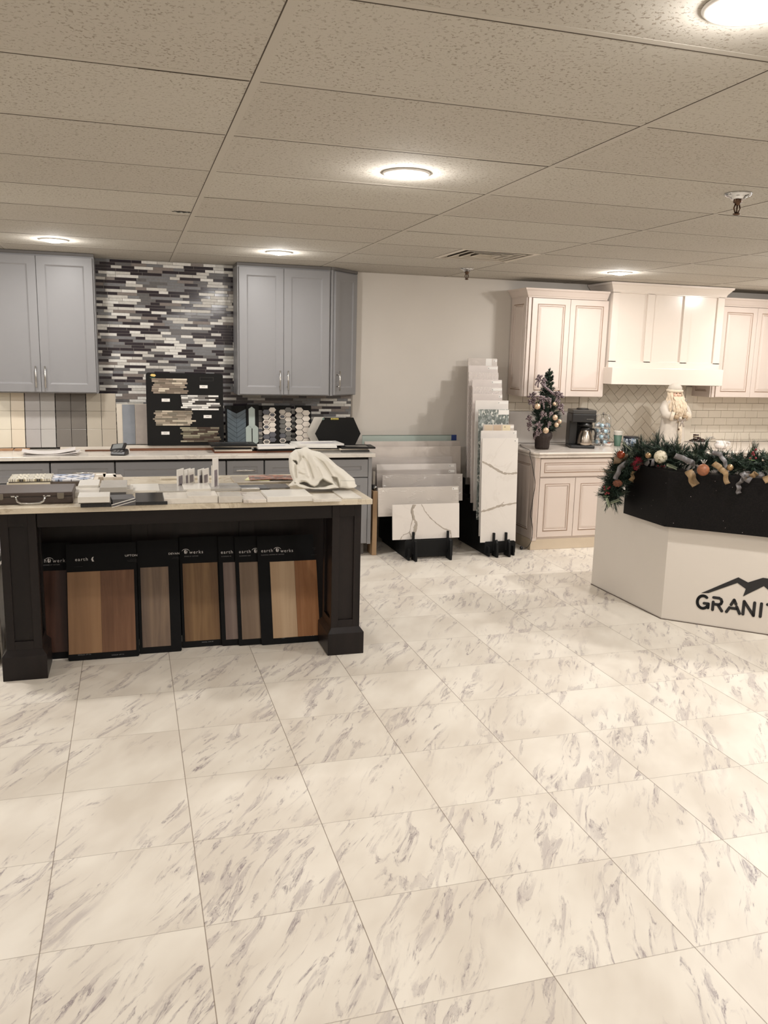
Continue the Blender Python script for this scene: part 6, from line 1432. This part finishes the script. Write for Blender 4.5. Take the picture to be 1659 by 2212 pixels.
base = 0.5 * (zz0 + 0.012) + 0.5 * zz1
gp = face_s(1512, 1322)[0]
Gx = face_s(1503, 1302)[0] + w_; Rx = face_s(1537, 1305)[0] + w_; Ax = face_s(1566, 1320)[0] + w_; Nx = face_s(1603, 1310)[0] + w_; Ix = face_s(1641, 1310)[0] + w_
zB = face_s(1540, 1320)[1] + w_; hL = face_s(1540, 1288)[1] - face_s(1540, 1320)[1] - 2 * w_ + 0.004
cap('letter_g', [arcG[:-1] + [(1.0, 0.10), (1.0, 0.42), (0.62, 0.42)]], Gx, zB, 0.068)
cap('letter_r', [[(0, 0), (0, 0.62)], [(0.0, 0.98), (0.62, 0.98)], [(0.80, 0.92), (0.92, 0.74), (0.84, 0.56), (0.6, 0.46), (0.16, 0.46)], [(0.55, 0.42), (1.0, 0.0)]], Rx, zB, 0.056)
cap('letter_a', [[(0.0, 0.0), (0.20, 0.36)], [(0.30, 0.60), (0.5, 1.0), (0.66, 0.70)], [(0.34, 0.34), (0.72, 0.34)], [(0.74, 0.50), (1.0, 0.0)]], Ax, zB, 0.078)
cap('letter_n', [[(0, 0), (0, 1.0), (1.0, 0.0), (1.0, 1.0)]], Nx, zB, 0.062)
cap('letter_i', [[(0, 0), (0, 1.0)]], Ix, zB, 0.05)
cap('letter_t', [[(0.0, 1.0), (1.0, 1.0)], [(0.5, 0.94), (0.5, 0)]], Ix + 0.035, zB, 0.06)
cap('letter_e', [[(1, 1), (0, 1), (0, 0), (1, 0)], [(0, .52), (.85, .52)]], Ix + 0.13, zB, 0.05)
def fp(*a): return [face_s(px, py) for px, py in a]
mt = MB(); mt.prism(fp((1515, 1281), (1530, 1281), (1593, 1259), (1611, 1272), (1605, 1288), (1650, 1266), (1662, 1276), (1685, 1290), (1700, 1284), (1676, 1252), (1648, 1248), (1616, 1258), (1595, 1247)), -0.002, 0.0, 'Y')
mt.build('mountain_logo', LET, sg)

# ---- garland along the ledge
gl = thing('pine_garland', 'thick artificial pine garland with ribbons draped along the black granite desk ledge', 'garland', (3.42, 4.80, 1.0)); GO = Vector(gl.location)
ctrl = [Vector(p) for p in ((3.215, 5.10, 0.745), (3.225, 5.09, 0.84), (3.25, 5.07, 0.95), (3.31, 5.02, 1.03), (3.40, 4.90, 1.075), (3.47, 4.72, 1.07), (3.62, 4.53, 1.065), (3.80, 4.36, 1.06), (4.00, 4.18, 1.06), (4.25, 3.95, 1.06), (4.5, 3.72, 1.06))]
path = smooth_pts(ctrl, 6); rs = random.Random(21)
MB().tube([p - GO for p in path], 0.03, 8).build('wire_core', plain('core_green', (40, 48, 38), 0.8), gl)
f = MB(); f2 = MB(); f3 = MB()
for k in range(1150):
    u = rs.random(); i = min(len(path) - 2, int(u * (len(path) - 1))); c = path[i].lerp(path[i + 1], rs.random())
    d = (path[i + 1] - path[i]).normalized(); v = Vector((rs.gauss(0, 1), rs.gauss(0, 1), rs.gauss(0, 1))).normalized()
    v = (v + d * rs.choice((-0.5, 0.5)) + Vector((-0.25, -0.25, 0.1))).normalized()
    if v.z < -0.2 and c.z > 1.0 and rs.random() < 0.4: v.z = abs(v.z)
    if c.z > 1.0: c = c + Vector((rs.uniform(-.03, .02), rs.uniform(-.03, .02), rs.uniform(-0.05, 0.03)))
    ln = rs.uniform(0.07, 0.125); tgt = f if rs.random() < 0.82 else f2
    needles(tgt, c - GO, v, 34, ln, 0.55, 0.0022, rs)
for k in range(30):           # sprays that stick up and hang down the front
    i = rs.randrange(len(path)); c = path[i]; needles(f, c - GO, (rs.uniform(-.4, .3), rs.uniform(-.4, .2), rs.choice((1, 1, -0.9))), 70, 0.155, 0.42, 0.0016, rs)
f.build('pine_needles', NDL, gl)
f2.build('grey_green_needles', plain('grey_green_needles', (72, 80, 64), 0.7, var=0.2, scale=40), gl)
FR_ = plain('frosted_leaf', (150, 158, 132), 0.6, var=0.15, scale=50)
def GP(px, py, y): return PY(px, py, y) - GO
def gy(px):   # distance plane just in front of the garland for a picture column
    return {0: 5.0}.get(0) if px < 1400 else max(3.9, 4.62 - (px - 1437) * 0.00185) if px > 1437 else 4.80
def spray(m, px, py, dpx, dpy, n=13, s_=0.016):
    c = PY(px, py, gy(px)); e = PY(px + dpx, py + dpy, gy(px)); 
    for i in range(n):
        q = c.lerp(e, i / (n - 1)); side = (e - c).normalized().cross(Vector((0, 1, 0)))
        for sg_ in (-1, 1):
            tip = q + (e - c).normalized() * s_ * 0.7 + side * sg_ * s_ * 0.7; md_ = q.lerp(tip, 0.5); w2 = Vector((0, 0, 0)) + (tip - q).normalized().cross(Vector((0, 1, 0))) * s_ * 0.16
            m.add([p_ - GO for p_ in (q, md_ + w2 + Vector((0, -0.004, 0)), tip, md_ - w2)], [(0, 1, 2, 3)])
for a in ((1440, 1003, 20, 8), (1420, 1018, 24, 18), (1428, 1030, 16, 8), (1310, 1075, 6, 18), (1318, 1086, 18, -6), (1345, 955, 30, 25)):
    f3 = MB(); spray(f3, *a); f3.build('frosted_sprig', FR_, gl)

# ribbons of the garland
def rib(nm, pxs, wd, mat, doff=-0.02):
    m = MB(); P = smooth_pts([PY(px, py, gy(px) + doff) - GO for px, py in pxs], 5)
    for i, p_ in enumerate(P): p_.y += 0.008 * math.sin(i * 1.1)
    ribbon_strip(m, P, wd, (0, 1, 0.15)); return m.build(nm, mat, gl)
SHR = plain('sheer_grey_ribbon', (98, 94, 93), 0.5, var=0.08); BUR = plain('gold_burlap_ribbon', (132, 108, 76), 0.8, var=0.2, scale=60); TAU = plain('taupe_ribbon', (112, 94, 72), 0.6, var=0.1)
rib('grey_ribbon', [(1458, 984), (1475, 990), (1492, 998), (1500, 1002)], 0.035, SHR)
rib('grey_ribbon', [(1538, 978), (1555, 982), (1564, 996), (1572, 1012)], 0.028, SHR)
rib('grey_ribbon', [(1618, 1018), (1612, 1030), (1600, 1040), (1595, 1052), (1597, 1066)], 0.034, SHR, -0.05)
rib('grey_ribbon', [(1604, 1020), (1610, 1030), (1620, 1038)], 0.04, SHR, -0.05)
rib('grey_ribbon', [(1330, 1036), (1336, 1018), (1346, 1004), (1360, 998)], 0.04, SHR)
rib('grey_ribbon', [(1392, 994), (1402, 1000), (1412, 998)], 0.05, SHR)
rib('taupe_ribbon', [(1326, 996), (1340, 992), (1356, 986)], 0.05, TAU, -0.01)
rib('gold_ribbon', [(1488, 1016), (1494, 1030), (1502, 1048)], 0.055, BUR, -0.05)
rib('gold_ribbon', [(1542, 1000), (1554, 1010), (1566, 1022), (1571, 1045)], 0.036, BUR, -0.05)
rib('gold_ribbon', [(1636, 1022), (1624, 1028), (1612, 1036)], 0.042, BUR, -0.04)
rib('gold_ribbon', [(1366, 1041), (1370, 1030), (1372, 1018)], 0.06, BUR, -0.02)
rib('gold_ribbon', [(1656, 1028), (1659, 1042)], 0.05, BUR, -0.03)
def GB(px, py, dy=0.0): return PY(px, py, gy(px) + dy)
def gorn(px, py, rpx, label, mat, dy=-0.03, name='garland_ornament', sc_=(1, 1, 1)):
    c = GB(px, py, dy); r_ = rpx * c.length / FPX; q = thing(name, label, 'ornament', c); MB().ball(r_, (0, 0, 0), sc_, 22).build('ball', mat, q); return q, r_
t = NT('speckled_cream_ball'); n_ = t.noise(t.obj(), 60, 3); t.set(color=t.ramp(n_, [(0.36, rgb(120, 112, 76)), (0.46, rgb(214, 204, 178)), (0.6, rgb(222, 212, 190))]), rough=0.6)
gorn(1427, 987, 13.5, 'cream speckled ball ornament on the garland, right of the crimson pompom', t.m)
CRI = plain('crimson_pompom', (150, 22, 48), 0.6, var=0.25, scale=120, bump=1.0)
q, r_ = gorn(1378, 1001, 14, 'crimson textured pompom ball, largest ornament at the left of the garland', CRI)
m = MB(); gld = math.pi * (3 - math.sqrt(5))
for k in range(150):
    zz = 1 - 2 * (k + .5) / 150; rr_ = math.sqrt(1 - zz * zz); m.ball(r_ * 0.13, (r_ * rr_ * math.cos(gld * k), r_ * rr_ * math.sin(gld * k), r_ * zz), n=6)
m.build('beads', CRI, q)
GLD = plain('satin_gold', (150, 122, 88), 0.3, 0.6)
gorn(1400, 984, 6, 'small satin gold bauble left of the cream speckled ball', GLD)
gorn(1577, 1010, 6.5, 'small satin gold bauble on the right part of the garland', GLD)
gorn(1341, 982, 8.5, 'amber glass bauble at the upper left end of the garland', plain('amber_glass', (118, 48, 22), 0.08, 0.3), -0.02)
q, r_ = gorn(1519, 1015, 12, 'orange pomegranate-like ornament above the black granite, middle of the garland', plain('orange_fruit', (142, 88, 58), 0.5, var=0.2, scale=50), -0.06)
m = MB()
for k in range(6): m.tube([(0, 0, r_ * .8), (r_ * .6 * math.cos(k), r_ * .4 * math.sin(k), r_ * 1.7)], [0.003, 0.001], 5)
m.build('crown_tips', plain('silver_grey_twigs', (166, 160, 152), 0.4, 0.4), q)
q, r_ = gorn(1334, 1044, 9, 'brown pine cone on the hanging left end of the garland', plain('pine_cone_brown', (112, 66, 44), 0.7, var=0.3, scale=60, bump=1.0), -0.01, sc_=(1, 1, 0.8))
m = MB()
for k in range(40):
    zz = 1 - 2 * (k + .5) / 40; rr_ = math.sqrt(1 - zz * zz); m.ball(r_ * 0.2, (r_ * rr_ * math.cos(gld * k), r_ * rr_ * math.sin(gld * k), r_ * .8 * zz), (1, 1, .5), 6)
m.build('scales', plain('pine_cone_brown', (112, 66, 44), 0.7), q)
BER = plain('dark_red_berry', (104, 22, 28), 0.35); LEA_ = plain('small_green_leaf', (62, 84, 44), 0.5)
for (cx_, cy_, lab_) in ((1312, 1060, 'sprig of dark red berries at the lowest left end of the garland'), (1426, 1012, 'red berry sprig below the cream speckled ball'), (1626, 980, 'red berry sprig near the right edge of the garland')):
    q = thing('berry_sprig', lab_, 'berries', GB(cx_, cy_, 0.03 if cx_ < 1330 else -0.02)); rs2 = random.Random(cx_); m = MB(); s_ = MB()
    for k in range(7):
        v = Vector((rs2.uniform(-.022, .022), rs2.uniform(-.015, .01), rs2.uniform(-.03, .03))); m.ball(0.0075, v, n=10); s_.tube([(0, 0.02, 0.03), v], 0.0012, 5)
    m.build('berries', BER, q); s_.build('stems', LEA_, q)
    lf = MB()
    for k in range(4):
        a = k * 1.4; c_ = Vector((-0.01, -0.005, -0.04)); lf.add([c_, c_ + Vector((0.012 * math.cos(a), 0, 0.012 * math.sin(a))) + Vector((0.003, 0, 0.004)), c_ + Vector((0.03 * math.cos(a), -0.004, 0.03 * math.sin(a))), c_ + Vector((0.012 * math.cos(a), 0, 0.012 * math.sin(a))) - Vector((0.003, 0, 0.004))], [(0, 1, 2, 3)])
    lf.build('leaves', LEA_, q)
# bare twigs rising at the right of the garland
m = MB(); rs2 = random.Random(2)
for k in range(9):
    px = 1560 + k * 10; b_ = PY(px, 975, gy(px)); e = PY(px + rs2.uniform(-14, 18), rs2.uniform(925, 950), gy(px) + 0.05); m.tube([b_ - GO, b_.lerp(e, .5) + Vector((rs2.uniform(-.008, .008), 0, 0)) - GO, e - GO], [0.0012, 0.001, 0.0006], 5)
m.build('bare_twigs', plain('twig_grey', (128, 112, 94), 0.7), gl)
m = MB()
for px, py in ((1300, 1008), (1297, 1012)):
    m.tube([PY(1330, 1024, 5.05) - GO, PY(px, py + 6, 5.05) - GO, PY(px - 2, py, 5.05) - GO], [0.001, 0.0008, 0.0005], 5)
m.build('bare_twigs', plain('twig_grey', (128, 112, 94), 0.7), gl)
